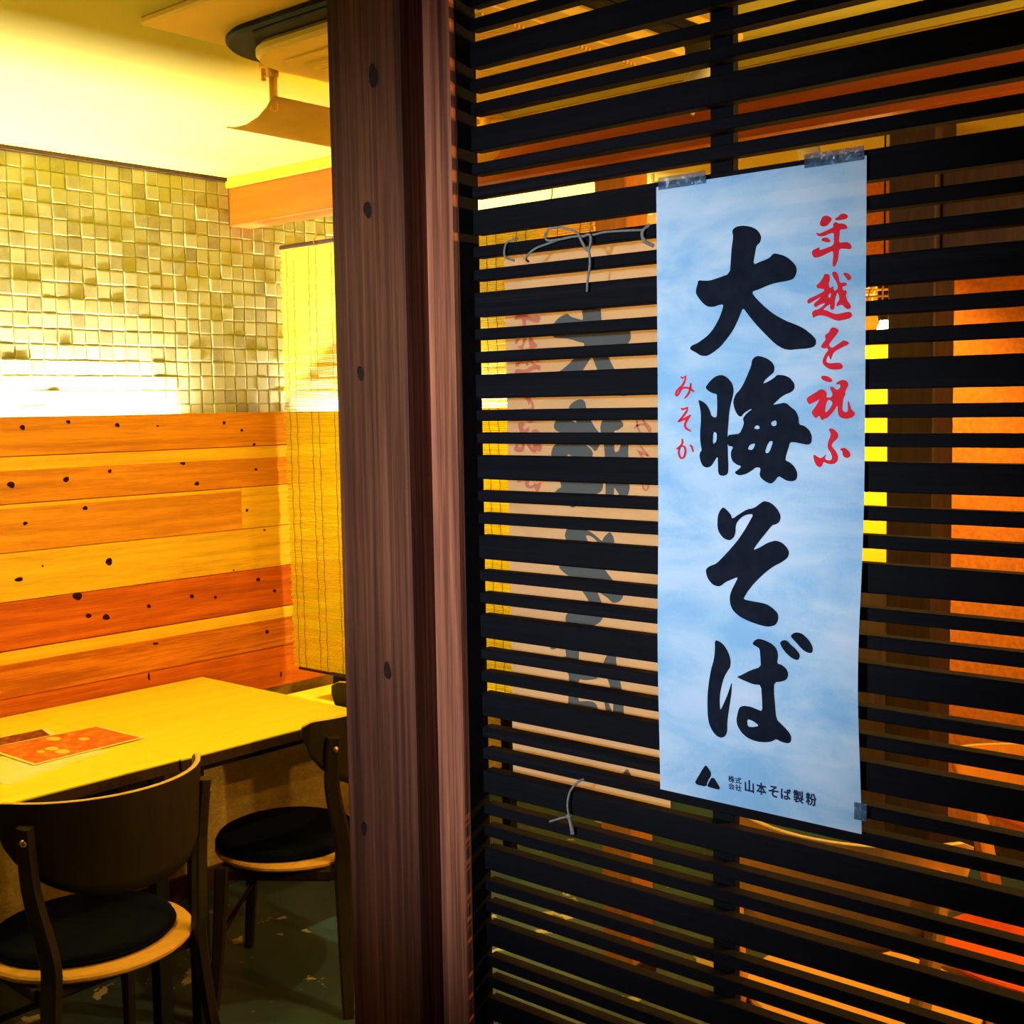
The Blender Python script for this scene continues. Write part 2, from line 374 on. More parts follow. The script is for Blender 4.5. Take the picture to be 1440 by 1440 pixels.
# cove tubes in the slot behind the top board
M['tube'] = emit('tube_glow', TUBE_COL, TUBE_W)
def cove_tube(y0, y1, label):
    t = empty('fluorescent_tube', (-3.449, (y0+y1)/2, 1.543)); L = (y1-y0)/2
    m = MB(); m.tube([(0, -L+.02, 0), (0, L-.02, 0)], 0.0036, 10); m.build('tube', M['tube'], t, True)
    m = MB(); m.box(-0.012, 0.010, -L, L, -0.024, -0.010, 0.002); m.build('base', M['white_metal'], t)
    for s in (-1, 1):
        m = MB(); m.box(-0.009, 0.009, s*L-.008, s*L+.008, -0.012, 0.010, 0.002); m.build('end_cap', M['white_metal'], t)
    tag(t, label, 'lamp', 'tubes hidden behind the top board of the panelling')
M['white_metal'] = plain('white_enamel', (0.75, 0.73, 0.68), 0.4, var=0.03)
cove_tube(0.95, 2.34, 'glowing tube behind the panelling below the grey mosaic')
cove_tube(2.86, 4.08, 'glowing tube behind the panelling beyond the bamboo blind')

# outlines of the brushed characters on the poster sheet, hundredths of a millimetre from its upper left corner
LET={
 'big_dai':('ink',[[10111,5983,10568,5639,11386,5568,12465,5789,13179,6141,13623,6649,13800,7129,13622,7651,13178,7918,12999,8754,12765,9975,13798,9676,14857,9382,15294,8930,15991,9100,16769,9398,17457,9915,17971,10491,18108,11033,17939,11551,17632,11907,16945,12037,15558,12131,14505,12361,13530,12677,12547,12887,13084,13579,14063,14499,15210,15423,16779,16284,18155,16820,19007,17246,19853,17897,20391,18453,20360,18982,20025,19270,19182,19387,18161,19390,17302,19462,16436,19271,15475,18688,14505,17789,13617,16965,12902,16223,12183,15398,11496,14540,11186,15182,10727,16102,10174,17023,9432,17861,8497,18778,7649,19305,6795,19707,5936,19609,5362,19245,4687,18941,4494,18688,4787,18408,5463,18210,6136,17868,6996,17344,7755,16579,8415,15575,8791,14800,9017,14018,8327,14054,7764,14225,7104,14184,6537,13939,5778,13164,5360,12571,5401,12010,5595,11541,5693,11097,6455,11204,7212,11262,8339,11030,9823,10704,9955,9266,10069,7861,10292,6628]]),
 'big_kai':('ink',[[6550,23283,7067,22646,7827,22052,8674,21850,9419,22144,10067,22801,10305,23605,10156,24402,9876,25198,9688,26159,9593,27285,9461,28654,9497,30026,9554,31480,9593,32612,9445,33101,8939,33275,8429,33206,8239,32803,8219,31826,8181,31046,7707,31672,7326,32168,6848,32390,6272,32269,5945,31782,5752,31127,5831,30633,6082,30417,5891,29565,5837,28581,5957,27270,5962,26125,5774,25224,5623,24617,6199,24822,6676,25155,7150,25811,7394,26544,8057,26711,8135,25822,8138,24851,8103,23995,7631,23953,7063,23699],[7617,28252,8090,28414,8050,29388,7519,29717]]),
 'big_kai2':('ink',[[12628,20340,13078,19964,13616,19938,14505,20253,15124,20665,15424,21219,15354,21762,14948,22062,14328,22514,13972,23022,14683,22758,15389,22386,15740,22053,16613,22140,17307,22438,17826,23068,17862,23609,17483,23987,16704,24235,16094,24582,15568,25041,15216,25349,16007,25204,16792,25106,17314,25532,18006,26004,18352,26702,18389,27474,19039,27631,19637,28093,19945,28707,19899,29476,19476,29679,18707,29561,17933,29411,17327,29414,17156,29961,16899,30744,16728,31371,17339,31596,17950,32130,18267,32824,18135,33449,17704,33663,17008,33634,16392,33336,15950,33111,15513,33673,14984,34019,14357,33783,13816,33447,13578,33008,13720,32528,13628,32244,13086,32222,12544,32632,11907,32966,11081,33193,10525,32996,10432,32789,10894,32505,11298,32128,10707,31978,10150,31633,9908,31071,9926,30506,10241,29939,9478,29865,9479,28670,10149,28572,11072,28491,11440,27771,11623,27293,11440,26813,11897,26259,12714,25712,12170,25864,11532,26256,11257,26621,10890,26490,10522,26007,10338,25525,10210,24883,10526,24088,11078,23621,11628,22839,12084,21901,12537,20967],[12805,27932,13166,27505,13616,27696,13526,28012],[14953,27228,15659,26965,15695,27622,15131,27652],[12044,30244,12353,29683,13114,29519,12718,30317],[14195,30619,14691,29351,15312,29269,14784,30612]]),
 'big_so':('ink',[[8215,37922,8492,37256,8904,36799,9435,37135,10005,37679,10123,38128,11119,37469,12034,36948,12945,36750,13663,36243,14200,35905,15097,36110,15907,36789,16310,37560,16111,38199,15673,38457,15230,38558,14620,39302,13741,40306,12825,41528,13763,41102,14652,40571,15185,40381,15806,40219,16610,40456,17245,41046,17439,41582,17193,42100,16503,42587,15628,43043,14750,43662,13870,44445,13161,45141,12451,46002,12009,46685,11834,47071,12861,47171,14152,47245,14886,47353,15623,47712,16271,48203,16382,48825,16131,49404,15778,49648,14966,49845,13863,49721,12558,49454,11424,49084,10558,48520,10162,47906,10006,47106,10210,46274,10656,45425,11100,44580,10171,44977,9327,45370,8861,45784,8384,45905,7703,45748,7107,45219,6799,44583,6748,44041,7263,43641,8124,43333,9151,42364,10074,41409,10986,40383,11706,39375,12332,38379,12901,37440,12042,37509,11310,37864,10763,38454,10585,38949,10597,39595,10421,40172,9867,40577,9108,40408,8529,39869,8194,39232]]),
 'big_ba':('ink',[[8140,52056,8869,52203,9492,52660,10009,53391,10274,54239,10209,54953,9792,55539,9371,56217,9043,57155,8768,58269,8675,59362,8751,60252,9190,59465,9847,58113,10435,56517,10325,57866,10085,59151,9819,60448,9637,61557,9626,62461,9376,63136,8849,63459,8229,63417,7621,62880,7185,62130,7004,61248,7008,59792,7091,58330,7336,56852,7609,55559,7996,54437,8145,53350],[13090,51977,13421,51508,13911,51280,14699,51362,15679,51677,16269,52205,16432,52952,16283,53773,16862,53836,17438,54188,17724,54748,17529,55372,16951,55708,15925,55936,15868,57069,15971,58445,16075,60088,16733,60595,17479,61172,17897,61713,17851,62419,17423,62668,16658,62623,15991,62384,15493,62733,14702,63009,13516,63122,12328,62912,11542,62416,11001,61698,10883,60999,11118,60067,11339,59498,11854,59189,12858,59179,13649,59359,14336,59482,14335,58165,14253,56463,13320,56558,12324,56345,11520,56139,11055,55990,11932,55555,12941,54949,14233,54432,14193,53486,14086,52378,13629,52174],[12308,60684,13006,60751,13883,61196,13179,61488,12337,61571],[16582,51403,17111,51054,17590,51118,17978,51495,18553,51849,19032,52296,19132,52704,18855,53109,18287,53011,17618,52636,17037,52113],[17899,50578,18229,50205,18789,50027,19449,50155,20020,50592,20499,51119,20716,51676,20577,52109,20057,52122,19399,51832,18729,51240]]),
 'logo':('ink',[[6407,67182,6692,67167,7379,68037,6716,69093,6588,69716,5199,69692,5030,69473,5137,69202],[7474,68206,8430,69451,8327,69682,8115,69735,6774,69680,6707,69469]]),
 'red_nen':('red',[[20779,6334,20914,5938,21197,5589,21594,5602,21990,5798,22182,6043,21992,6309,21655,6631,21258,6722,20860,6578],[22441,6071,22832,5890,23166,5622,23499,5588,23888,5752,24000,5996,23780,6195,23280,6222,22778,6239],[22275,6542,22611,6354,22947,6562,23505,6621,23839,6858,23929,7171,23619,7210,23062,7214,23031,7740,22957,8526,23515,8549,23959,8561,24292,8826,24426,9142,24273,9350,23741,9230,23016,9163,22942,9870,22799,10470,22577,10911,22295,10959,22271,10527,22347,9919,22310,9302,21724,9505,21157,9711,20586,9866,20127,9846,19837,9386,19951,9034,20353,8916,20788,8771,20721,9105,21040,9083,21608,8930,22375,8746,22417,8086,22414,7474,21941,7478,21376,7677,20807,7693,20486,7538,20347,7246,20748,7389,21374,7216,21995,7003,22366,6858],[20888,8112,21206,7845,21604,7884,22001,8199,21945,8398,21492,8355]]),
 'red_koshi':('red',[[20367,12797,20825,12469,21223,11983,21335,11631,21733,11663,21961,11886,21907,12448,21795,12851,22023,13176,22305,12940,22420,13411,22533,13521,22925,13242,22754,12615,22357,12071,22208,11649,22388,11428,22748,11590,22975,12017,23034,12636,23426,12717,23760,12691,23906,12957,23651,13091,23372,13121,23430,13483,23820,13511,23900,13823,23768,14120,23994,14646,24329,15076,24353,15434,23998,15514,23663,15289,23438,15018,23102,14997,22710,15177,22764,14770,23099,14433,22985,13964,22871,13648,22592,14142,22485,15369,22260,15479,21976,15286,22031,14825,21634,15006,21179,15339,21636,15471,22091,15705,22657,15915,23219,15876,23777,15777,24278,15766,24557,16160,24282,16451,23670,16569,22999,16654,22434,16499,21753,16150,21067,15955,20493,15952,20090,16158,19974,15942,19892,15625,20088,15376,20606,15304,21064,15073,21519,14688,20948,14755,20260,15106,20085,14699,20545,14365,21002,13982,20372,14250,19448,14710,19331,14232,19794,14003,20485,13791,21115,13524,21399,13286,20942,13150,20540,13069],[23421,11747,23755,11692,24144,11855,24389,12180,24314,12479,24037,12528,23813,12236],[21765,13879,22104,13614,22084,14056,21858,14246]]),
 'red_wo':('red',[[21396,18048,21874,17813,22155,17258,22608,17313,23037,17614,22836,17964,22331,18507,21936,18955,21880,19171,22222,19445,22673,19205,23235,18869,23570,18658,24241,18966,24019,19161,23238,19488,22450,19868,22282,20224,22114,20705,21942,20419,21861,20104,21601,20562,21602,20926,22116,21048,22682,20995,23246,21036,23529,21406,23362,21680,22686,21741,22005,21668,21433,21337,21145,20962,21200,20547,21484,20037,21825,19635,21710,19423,21253,19456,20943,19286,21136,18930,21535,18532]]),
 'red_shuku':('red',[[20944,22419,21265,22303,21780,22390,22180,22661,22329,22925,22068,23054,21554,22958,21152,22738],[19245,24696,19828,24336,20523,23981,20926,23728,21444,23843,21697,24214,21619,24631,21905,24636,22190,24640,22359,24227,22072,23804,22036,23491,22355,23498,22697,23817,23036,23825,23260,23518,23146,23257,22694,23298,22806,23093,23144,22873,23593,22802,23986,22967,24133,23332,23934,23740,23713,24149,23826,24255,23548,24767,23495,25285,23444,26114,23950,26223,24117,26017,24056,25293,24132,24932,24337,25503,24507,26022,24865,26231,24845,26541,24513,26796,23843,26927,23279,26788,22995,26474,22936,26005,22910,25432,22539,26001,22030,26571,21574,26882,21401,26828,21287,27058,20999,26952,20823,26509,20420,26875,20011,26502,19893,26131,20241,25713,20586,25244,20873,24775,20180,25133,19540,25356],[21622,25154,21906,24844,22249,25059,22364,25269,21969,25890,21570,26253,21455,26094]]),
 'red_fu':('red',[[21867,28036,22152,27879,22552,28037,22951,28402,23033,28767,22786,29081,22447,29345,22222,29713,22453,30026,22797,30389,23029,30909,22955,31381,22639,31648,22183,31740,21723,31643,21319,31460,21173,31884,20920,32101,20512,31896,20275,31476,20119,30948,20210,30682,20620,30941,20911,31096,21257,30986,21691,30590,21431,31141,21835,31325,22236,31287,22347,30971,22171,30501,21882,30136,21764,29769,21875,29243,22101,28770,22155,28403],[23158,30124,23642,29911,24037,30115,24377,30475,24437,30838,24103,31051,23708,30952,23513,30642,23533,30329]]),
 'red_mi0':('red',[[3191,21938,3467,22246,3876,21944,3693,22333,3386,22888,2887,23189,2442,23666,2465,24155,2680,24158,2709,23757,3088,23362,3611,23037,3961,22417,4047,21760,3439,22008,3373,21847]]),
 'red_mi1':('red',[[2703,24245,3020,24000,3289,23576,3502,23345,4088,23307,4532,23469,4987,23783,5128,23653,4684,23271,4122,23071,3390,23123,3050,23443,2783,23863,2544,24122]]),
 'red_mi2':('red',[[4527,22656,4430,23215,4200,23855,3663,24398,3823,24519,4446,23976,4706,23268,4737,22677]]),
 'red_so0':('red',[[3181,25567,3438,25863,4195,25608,3907,25847,3461,26381,2755,27078,2925,27208,3697,26544,4170,25976,4292,25367,3423,25606,3378,25471]]),
 'red_so1':('red',[[2933,27230,3957,26833,4565,26390,3956,26823,3606,27467,3767,27964,4547,28300,4658,28132,3985,27784,3906,27512,4211,26963,4780,26211,3807,26609,2829,27057]]),
 'red_ka0':('red',[[3305,29083,3320,29528,3151,29809,2552,30238,2683,30380,3359,29972,3601,29564,3519,29065]]),
 'red_ka1':('red',[[3163,30024,3645,30060,3721,30485,3579,31125,3284,31350,3418,31489,3838,31223,4006,30487,3843,29885,3183,29844]]),
 'red_ka2':('red',[[3428,31356,3155,31088,3036,30593,3274,29964,3072,29904,2750,30572,2894,31193,3273,31484]]),
 'red_ka3':('red',[[4350,29844,4629,30103,4792,30623,4999,30583,4884,29997,4498,29714]]),
}

# ------------------------------------------------------------------ lattice screen and its post
YL = 1.25
PXX = -1.269
pst = empty('wooden_post', (PXX, 1.24, 0)); tag(pst, 'thick brown cedar post at the left end of the slatted screen', 'post')
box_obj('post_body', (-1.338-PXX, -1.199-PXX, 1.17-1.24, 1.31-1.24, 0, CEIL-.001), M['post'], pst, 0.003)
box_obj('jamb_shade_strip', (-1.151-PXX, -1.1495-PXX, 1.224-1.24, 1.262-1.24, 0, CEIL-.001), M['slat'], pst, 0.0004)  # dark strip standing in for the shade on the jamb's side face
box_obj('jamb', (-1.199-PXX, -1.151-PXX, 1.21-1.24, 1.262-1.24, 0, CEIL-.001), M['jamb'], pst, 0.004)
for (x, z, a, b) in ((-1.2475, 2.0031, .0085, .015), (-1.2650, 1.8330, .0075, .011), (-1.2874, 1.6177, .0065, .010), (-1.2490, 1.2146, .007, .012), (-1.3050, 0.9828, .006, .010)):
    rk = random.Random(int(z*999)); n = 24; p1, p2 = rk.uniform(0, 6), rk.uniform(0, 6); v = [(0, 0, 0)]
    for k in range(n):
        q = 2*math.pi*k/n; s = 1+.10*math.sin(2*q+p1)+.06*math.sin(3*q+p2); v.append((a*s*math.cos(q), 0, b*s*math.sin(q)))
    me = mesh_from('knot', v, [(0, 1+k, 1+(k+1) % n) for k in range(n)])
    link('knot', me, M['post_knot'], pst, (x-PXX, 1.17-1.24-.0005, z))
LXE = 1.10
p2 = empty('wooden_post', (LXE+.07, 1.24, 0)); tag(p2, 'brown cedar post closing the right end of the slatted screen', 'post')
box_obj('post_body', (0, .14, -.07, .07, 0, CEIL-.001), M['post'], p2, 0.003)

scr = empty('lattice_screen', (-1.149, YL, 0)); tag(scr, 'tall screen of dark horizontal wooden slats carrying the pale blue poster', 'screen')
P = 0.1073; H1, H2, G = 0.0318, 0.0147, (0.1073-0.0318-2*0.0147)/3
LEN = LXE+1.149+.07
def slat_mesh(h, seed):
    # a sawn board with slightly uneven arrises
    rr = random.Random(seed); n = 12; v = []; f = []; j = lambda: rr.uniform(-.0004, .0004); c = .0014; d = .02
    for i in range(n+1):
        x = LEN*i/n
        for (y, z) in ((0, c), (c, 0), (d-c, 0), (d, c), (d, h-c), (d-c, h), (c, h), (0, h-c)): v.append((x, y+j(), z+j()))
    for i in range(n):
        for k in range(8): f.append((i*8+k, i*8+(k+1) % 8, (i+1)*8+(k+1) % 8, (i+1)*8+k))
    f.append(tuple(range(7, -1, -1))); f.append(tuple(n*8+k for k in range(8)))
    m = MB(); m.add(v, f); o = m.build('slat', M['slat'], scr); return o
base = 1.47375
wides = [slat_mesh(H1, 1), slat_mesh(H1, 2)]; thins = [slat_mesh(H2, 3), slat_mesh(H2, 4)]
used = {}
def put(kind, z):
    pool = wides if kind == 'w' else thins
    k = used.get(kind, 0); used[kind] = k+1
    o = pool[k] if k < 2 else pool[random.randrange(2)].copy()
    if k >= 2: COL.objects.link(o); o.parent = scr
    o.location = (0, 0, z)
k = -13
while True:
    z = base+P*k
    if z > CEIL: break
    for kind, zz, hh in (('w', z, H1), ('t', z+H1+G, H2), ('t', z+H1+2*G+H2, H2)):
        if zz > 0.01 and zz+hh < CEIL-.005: put(kind, zz)
    k += 1
for x in (-0.7976, -0.36, 0.08, 0.52, 0.96):
    x0, x1 = x, x+.030
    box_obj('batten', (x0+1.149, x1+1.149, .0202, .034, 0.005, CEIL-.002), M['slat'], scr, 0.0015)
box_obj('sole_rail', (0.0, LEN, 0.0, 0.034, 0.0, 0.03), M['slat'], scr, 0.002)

# ------------------------------------------------------------------ posters with brushed lettering
X0, Z0, PW, PH = -0.8525, 1.82, 0.26, 0.7125
def bulge(u, v):
    return (.004+.009*min(max(u/PW, 0), 1))*math.exp(-((v/PH-.76)/.17)**2)
def paper(name, deform):
    nu, nv = 13, 40; v = []; f = []
    for j in range(nv+1):
        for i in range(nu+1):
            u, w = PW*i/nu, PH*j/nv; v.append((u, -deform(u, w), -w))
    for j in range(nv):
        for i in range(nu):
            a = j*(nu+1)+i; f.append((a, a+1, a+nu+2, a+nu+1))
    return mesh_from(name, v, f, True)
def glyph(polys, deform, off, name):
    cu = bpy.data.curves.new('g', 'CURVE'); cu.dimensions = '2D'; cu.fill_mode = 'BOTH'
    for pl in polys:
        n = len(pl)//2
        # one round of corner cutting rounds the traced outline like brush work
        pts = [(pl[2*i]/1e5, -pl[2*i+1]/1e5) for i in range(n)]; q = []
        for i in range(n):
            a, b = pts[i], pts[(i+1) % n]
            q.append((a[0]*.78+b[0]*.22, a[1]*.78+b[1]*.22)); q.append((a[0]*.22+b[0]*.78, a[1]*.22+b[1]*.78))
        sp = cu.splines.new('POLY'); sp.points.add(len(q)-1); sp.use_cyclic_u = True
        for i, p in enumerate(q): sp.points[i].co = (p[0], p[1], 0, 1)
    return curve_to_print(cu, deform, off, name)
def curve_to_print(cu, deform, off, name, xf=None):
    o = bpy.data.objects.new('g', cu); COL.objects.link(o)
    dg = bpy.context.evaluated_depsgraph_get(); me = bpy.data.meshes.new_from_object(o.evaluated_get(dg))
    bpy.data.objects.remove(o); bpy.data.curves.remove(cu)
    bm = bmesh.new(); bm.from_mesh(me)
    if xf:
        for vt in bm.verts: vt.co = Vector(xf(vt.co))
    for k in range(1, 40):
        bmesh.ops.bisect_plane(bm, geom=bm.verts[:]+bm.edges[:]+bm.faces[:], plane_co=(0, -PH*k/40, 0), plane_no=(0, 1, 0))
    for vt in bm.verts:
        u, w = vt.co.x, -vt.co.y
        vt.co = (u, -deform(u, w)-off, -w)
    bm.to_mesh(me); bm.free(); me.name = name; me.materials.clear()
    return me
def paper_mat(name, c0, c1, c2, trans):
    m, t, b = nt(name); v = mapped(t, (2.2, 2.2, 5.0)); f = noise_tex(t, v, 2.4, 4, 0.6, 0.4)
    v2 = mapped(t, (1, 1, 1)); f2 = noise_tex(t, v2, 420, 2)
    mx = N(t, 'ShaderNodeMix', data_type='FLOAT'); mx.inputs[0].default_value = 0.10
    t.links.new(f, mx.inputs[2]); t.links.new(f2, mx.inputs[3])
    c = ramp(t, mx.outputs[0], [(0.38, c0), (0.53, c1), (0.68, c2)])
    t.links.new(c, b.inputs['Base Color']); b.inputs['Roughness'].default_value = 0.75
    tr = N(t, 'ShaderNodeBsdfTranslucent'); t.links.new(c, tr.inputs['Color'])
    ms = N(t, 'ShaderNodeMixShader'); ms.inputs[0].default_value = trans
    out = t.nodes['Material Output']
    t.links.new(b.outputs[0], ms.inputs[1]); t.links.new(tr.outputs[0], ms.inputs[2]); t.links.new(ms.outputs[0], out.inputs[0])
    return m
M['paper'] = paper_mat('pale_blue_washi', (0.34, 0.58, 0.82), (0.60, 0.74, 0.88), (0.78, 0.80, 0.92), 0.06)
M['kraft'] = paper_mat('backlit_washi', (0.62, 0.47, 0.29), (0.68, 0.53, 0.33), (0.70, 0.52, 0.36), 0.6)
M['ink'] = plain('black_ink', (0.008, 0.011, 0.020), 0.8, var=0.3, scale=60, bstr=0, spec=0.1)
M['red'] = plain('red_ink', (0.95, 0.006, 0.020), 0.7, var=0.12, scale=60, bstr=0)
M['navy'] = plain('navy_ink', (0.016, 0.018, 0.06), 0.6, var=0.2, scale=60, bstr=0)
def ghost(name, c, tr_):
    m = paper_mat(name, c, c, c, tr_); return m
M['ghost_ink'] = ghost('ink_seen_through_paper', (0.15, 0.19, 0.19), 0.6)
M['ghost_red'] = ghost('red_seen_through_paper', (0.76, 0.30, 0.20), 0.6)
NAMES = {'big': 'brush_character', 'red': 'red_character', 'logo': 'triangle_emblem'}
FRONT = {}
post = empty('poster', (X0, YL-.008, Z0)); tag(post, 'pale blue paper poster with black brush lettering taped to the slats', 'poster')
link('sheet', paper('sheet', bulge), M['paper'], post)
for k, (ink, polys) in LET.items():
    me = glyph(polys, bulge, .0006, 'lettering'); FRONT[k] = polys
    link(NAMES[k.split('_')[0]], me, M[ink], post)
def small(txt, u, v, hgt, wid, bold, ink):
    cu = bpy.data.curves.new('t', 'FONT'); cu.body = txt; cu.size = 1.0; cu.fill_mode = 'FRONT'; cu.resolution_u = 3
    o = bpy.data.objects.new('t', cu); COL.objects.link(o); bpy.context.view_layer.update()
    dg = bpy.context.evaluated_depsgraph_get(); me = o.evaluated_get(dg).to_mesh()
    xs = [p.co.x for p in me.vertices]; ys = [p.co.y for p in me.vertices]
    x0, x1, y0, y1 = min(xs), max(xs), min(ys), max(ys); bpy.data.objects.remove(o)
    xf = lambda c: (u+(c.x-x0)/(x1-x0)*wid, -v-hgt+(c.y-y0)/(y1-y0)*hgt, 0)
    me = curve_to_print(cu, bulge, .0006, 'small_lettering', xf)
    bm = bmesh.new()
    for dx, dz in ((0, 0), (bold, 0), (-bold, 0), (0, bold), (0, -bold)):
        n0 = len(bm.verts); bm.from_mesh(me); bm.verts.ensure_lookup_table()
        for vt in bm.verts[n0:]: vt.co.x += dx; vt.co.z += dz
    bm.to_mesh(me); bm.free()
    link('small_character', me, M[ink], post)
for ch, u in zip('山本そば製粉', (0.1178, 0.1328, 0.1485, 0.1640, 0.1795, 0.1950)):
    small(ch, u, 0.6786+(0.0008 if ch in 'そば' else 0), 0.0138 if ch not in 'そば' else 0.0125, 0.0122 if ch not in '山' else 0.0112, 0.00042, 'navy')
for ch, u, v in (('株', .0958, .6778), ('式', .1049, .6778), ('会', .0958, .6864), ('社', .1049, .6864)):
    small(ch, u, v, .0074, .0080, 0.00016, 'navy')
# clear tape on the top edge and at the lower right corner
def tape_mat():
    m, t, b = nt('clear_tape'); v = mapped(t, (1, 1, 1)); f = noise_tex(t, v, 90, 3, 0.6, 1.0)
    t.links.new(ramp(t, f, [(0.35, (0.03, 0.05, 0.08)), (0.6, (0.10, 0.17, 0.26)), (0.75, (0.5, 0.65, 0.8))]), b.inputs['Base Color'])
    b.inputs['Roughness'].default_value = 0.12; b.inputs['Alpha'].default_value = 0.75; bump(t, b, f, 0.9, 0.004); return m
M['tape'] = tape_mat()
def tape(u0, u1, v0, v1, y=0.0012):
    n = 8; v = []; f = []
    for i in range(n+1):
        for j in range(3):
            a = u0+(u1-u0)*i/n; b = v0+(v1-v0)*j/2
            v.append((a, -y-random.uniform(0, .0012), -b))
    for i in range(n):
        for j in range(2): f.append((i*3+j, i*3+j+1, i*3+j+4, i*3+j+3))
    link('clear_tape', mesh_from('clear_tape', v, f, True), M['tape'], post)
tape(0.004, 0.068, -0.010, 0.004); tape(0.190, 0.258, -0.010, 0.004); tape(0.252, 0.266, 0.678, 0.697, 0.003)
# the second poster, hung behind the screen and facing away: seen through its back, mirrored
flat = lambda u, v: 0.0
XQ, ZQ, YQ = -1.132, 1.777, 1.292
back = empty('poster', (XQ, YQ, ZQ)); tag(back, 'backlit tan poster hanging behind the slats, its lettering showing reversed', 'poster')
link('sheet', paper('sheet', flat), M['kraft'], back)
for k, (ink, polys) in LET.items():
    mir = [[(int(PW*1e5)-c if i % 2 == 0 else c) for i, c in enumerate(pl)] for pl in polys]
    me = glyph(mir, flat, .0005, 'lettering')
    link(NAMES[k.split('_')[0]], me, M['ghost_ink' if ink == 'ink' else 'ghost_red'], back)
m = MB(); m.tube([(-.01, .003, .004), (PW+.01, .003, .004)], .004, 8); m.build('hanging_rod', M['slat'], back, True)

# twine tied round the slats
M['twine'] = plain('jute_twine', (0.26, 0.23, 0.19), 0.95, var=0.3, scale=400, bstr=0.6)
def smooth(pts, n=5):
    P_ = [Vector(p) for p in pts]; out = []
    for i in range(len(P_)-1):
        a, b, c, d = P_[max(i-1, 0)], P_[i], P_[i+1], P_[min(i+2, len(P_)-1)]
        for k in range(n):
            t = k/n; out.append(0.5*((2*b)+(c-a)*t+(2*a-5*b+4*c-d)*t*t+(3*b-a-3*c+d)*t**3))
    return out+[P_[-1]]
def twine(parent, name, pts, r=.0015):
    m = MB(); m.tube([Vector(p)-parent.location for p in smooth(pts)], r, 6); m.build(name, M['twine'], parent, True)
YT = 1.2455
tw = empty('twine_bow', (-0.97, YT, 1.77)); tag(tw, 'grey twine tied in a bow round a slat beside the blue poster', 'twine')
twine(tw, 'left_loop', [(-1.0733, 1.252, 1.7840), (-1.0853, YT, 1.7801), (-1.0904, YT, 1.7716), (-1.0894, YT, 1.7615), (-1.081, 1.254, 1.7565)])
twine(tw, 'strand', [(-1.0600, 1.256, 1.7540), (-1.0547, YT, 1.7576), (-1.0404, YT, 1.7669), (-1.0171, YT, 1.7718), (-0.9887, YT, 1.776), (-0.9665, YT-.002, 1.7755), (-0.948, YT, 1.7754), (-0.9286, YT, 1.7768), (-0.8972, YT, 1.7753), (-0.8716, YT, 1.7735)])
twine(tw, 'bow_loop', [(-0.9665, YT-.002, 1.7755), (-0.9741, YT-.003, 1.7823), (-0.9941, YT-.004, 1.7886), (-1.0111, YT-.004, 1.7886), (-1.0192, YT-.004, 1.7825), (-1.017, YT-.003, 1.7753), (-1.0, YT-.003, 1.7745), (-0.98, YT-.002, 1.7755)])
twine(tw, 'knot', [(-0.9665, YT-.003, 1.7755), (-0.959, YT-.004, 1.7637), (-0.9526, YT-.004, 1.7571), (-0.9481, YT-.004, 1.7669), (-0.9501, YT-.004, 1.7756), (-0.9611, YT-.003, 1.7741)], .0018)
twine(tw, 'tail', [(-0.9515, YT-.004, 1.7587), (-0.9506, YT-.003, 1.7416), (-0.9553, YT-.002, 1.7206), (-0.9577, YT, 1.7079)])
twine(tw, 'right_loop', [(-0.8685, 1.252, 1.7801), (-0.8746, YT, 1.7722), (-0.8727, YT, 1.7613), (-0.8647, 1.254, 1.7549)], .0022)
tk = empty('twine_knot', (-0.99, YT, 1.045)); tag(tk, 'short knotted end of twine hanging low from a slat', 'twine')
twine(tk, 'strand', [(-0.9740, 1.256, 1.0949), (-0.9800, YT, 1.0925), (-0.9923, YT-.002, 1.0785), (-0.9961, YT-.004, 1.061), (-0.9941, YT-.004, 1.0446)])
twine(tk, 'tail', [(-0.9941, YT-.004, 1.0446), (-1.007, YT-.004, 1.0401), (-1.0261, YT-.004, 1.0314)])
twine(tk, 'tail', [(-0.9941, YT-.004, 1.0446), (-0.9907, YT-.004, 1.0341), (-0.9886, YT-.004, 1.0224)], .0024)
m = MB(); m.lathe([(0.0001, -.004), (.003, -.002), (.0035, 0), (.003, .002), (.0001, .004)], 8); m.build('knot', M['twine'], tk, True, loc=(-0.9941+.99, -.004, -.0004))

# ------------------------------------------------------------------ bamboo blind
def reed_mat():
    m, t, b = nt('split_bamboo'); v = mapped(t, (3, 1, 120)); f = noise_tex(t, v, 1.5, 3)
    c = ramp(t, f, [(0.3, (0.84, 0.70, 0.03)), (0.7, (0.95, 0.90, 0.07))])
    t.links.new(c, b.inputs['Base Color']); b.inputs['Roughness'].default_value = 0.5
    tr = N(t, 'ShaderNodeBsdfTranslucent'); t.links.new(c, tr.inputs['Color'])
    ms = N(t, 'ShaderNodeMixShader'); ms.inputs[0].default_value = 0.55; out = t.nodes['Material Output']
    t.links.new(b.outputs[0], ms.inputs[1]); t.links.new(tr.outputs[0], ms.inputs[2]); t.links.new(ms.outputs[0], out.inputs[0]); return m
M['reed'] = reed_mat()
M['thread'] = plain('brown_thread', (0.10, 0.035, 0.006), 0.9, var=0.3, scale=200)
M['brass'] = plain('brass', (0.8, 0.5, 0.12), 0.3, 1.0, var=0.1)
BX0, BX1, BY, BZ0, BZ1 = -3.385, -2.075, 2.735, 0.700, 2.102
bl = empty('bamboo_blind', ((BX0+BX1)/2, BY, BZ0)); tag(bl, 'yellow split bamboo blind hanging below the ceiling beam', 'blind')
m = MB(); rb = random.Random(11); z = BZ0; pitch = .0056; c = (BX0+BX1)/2
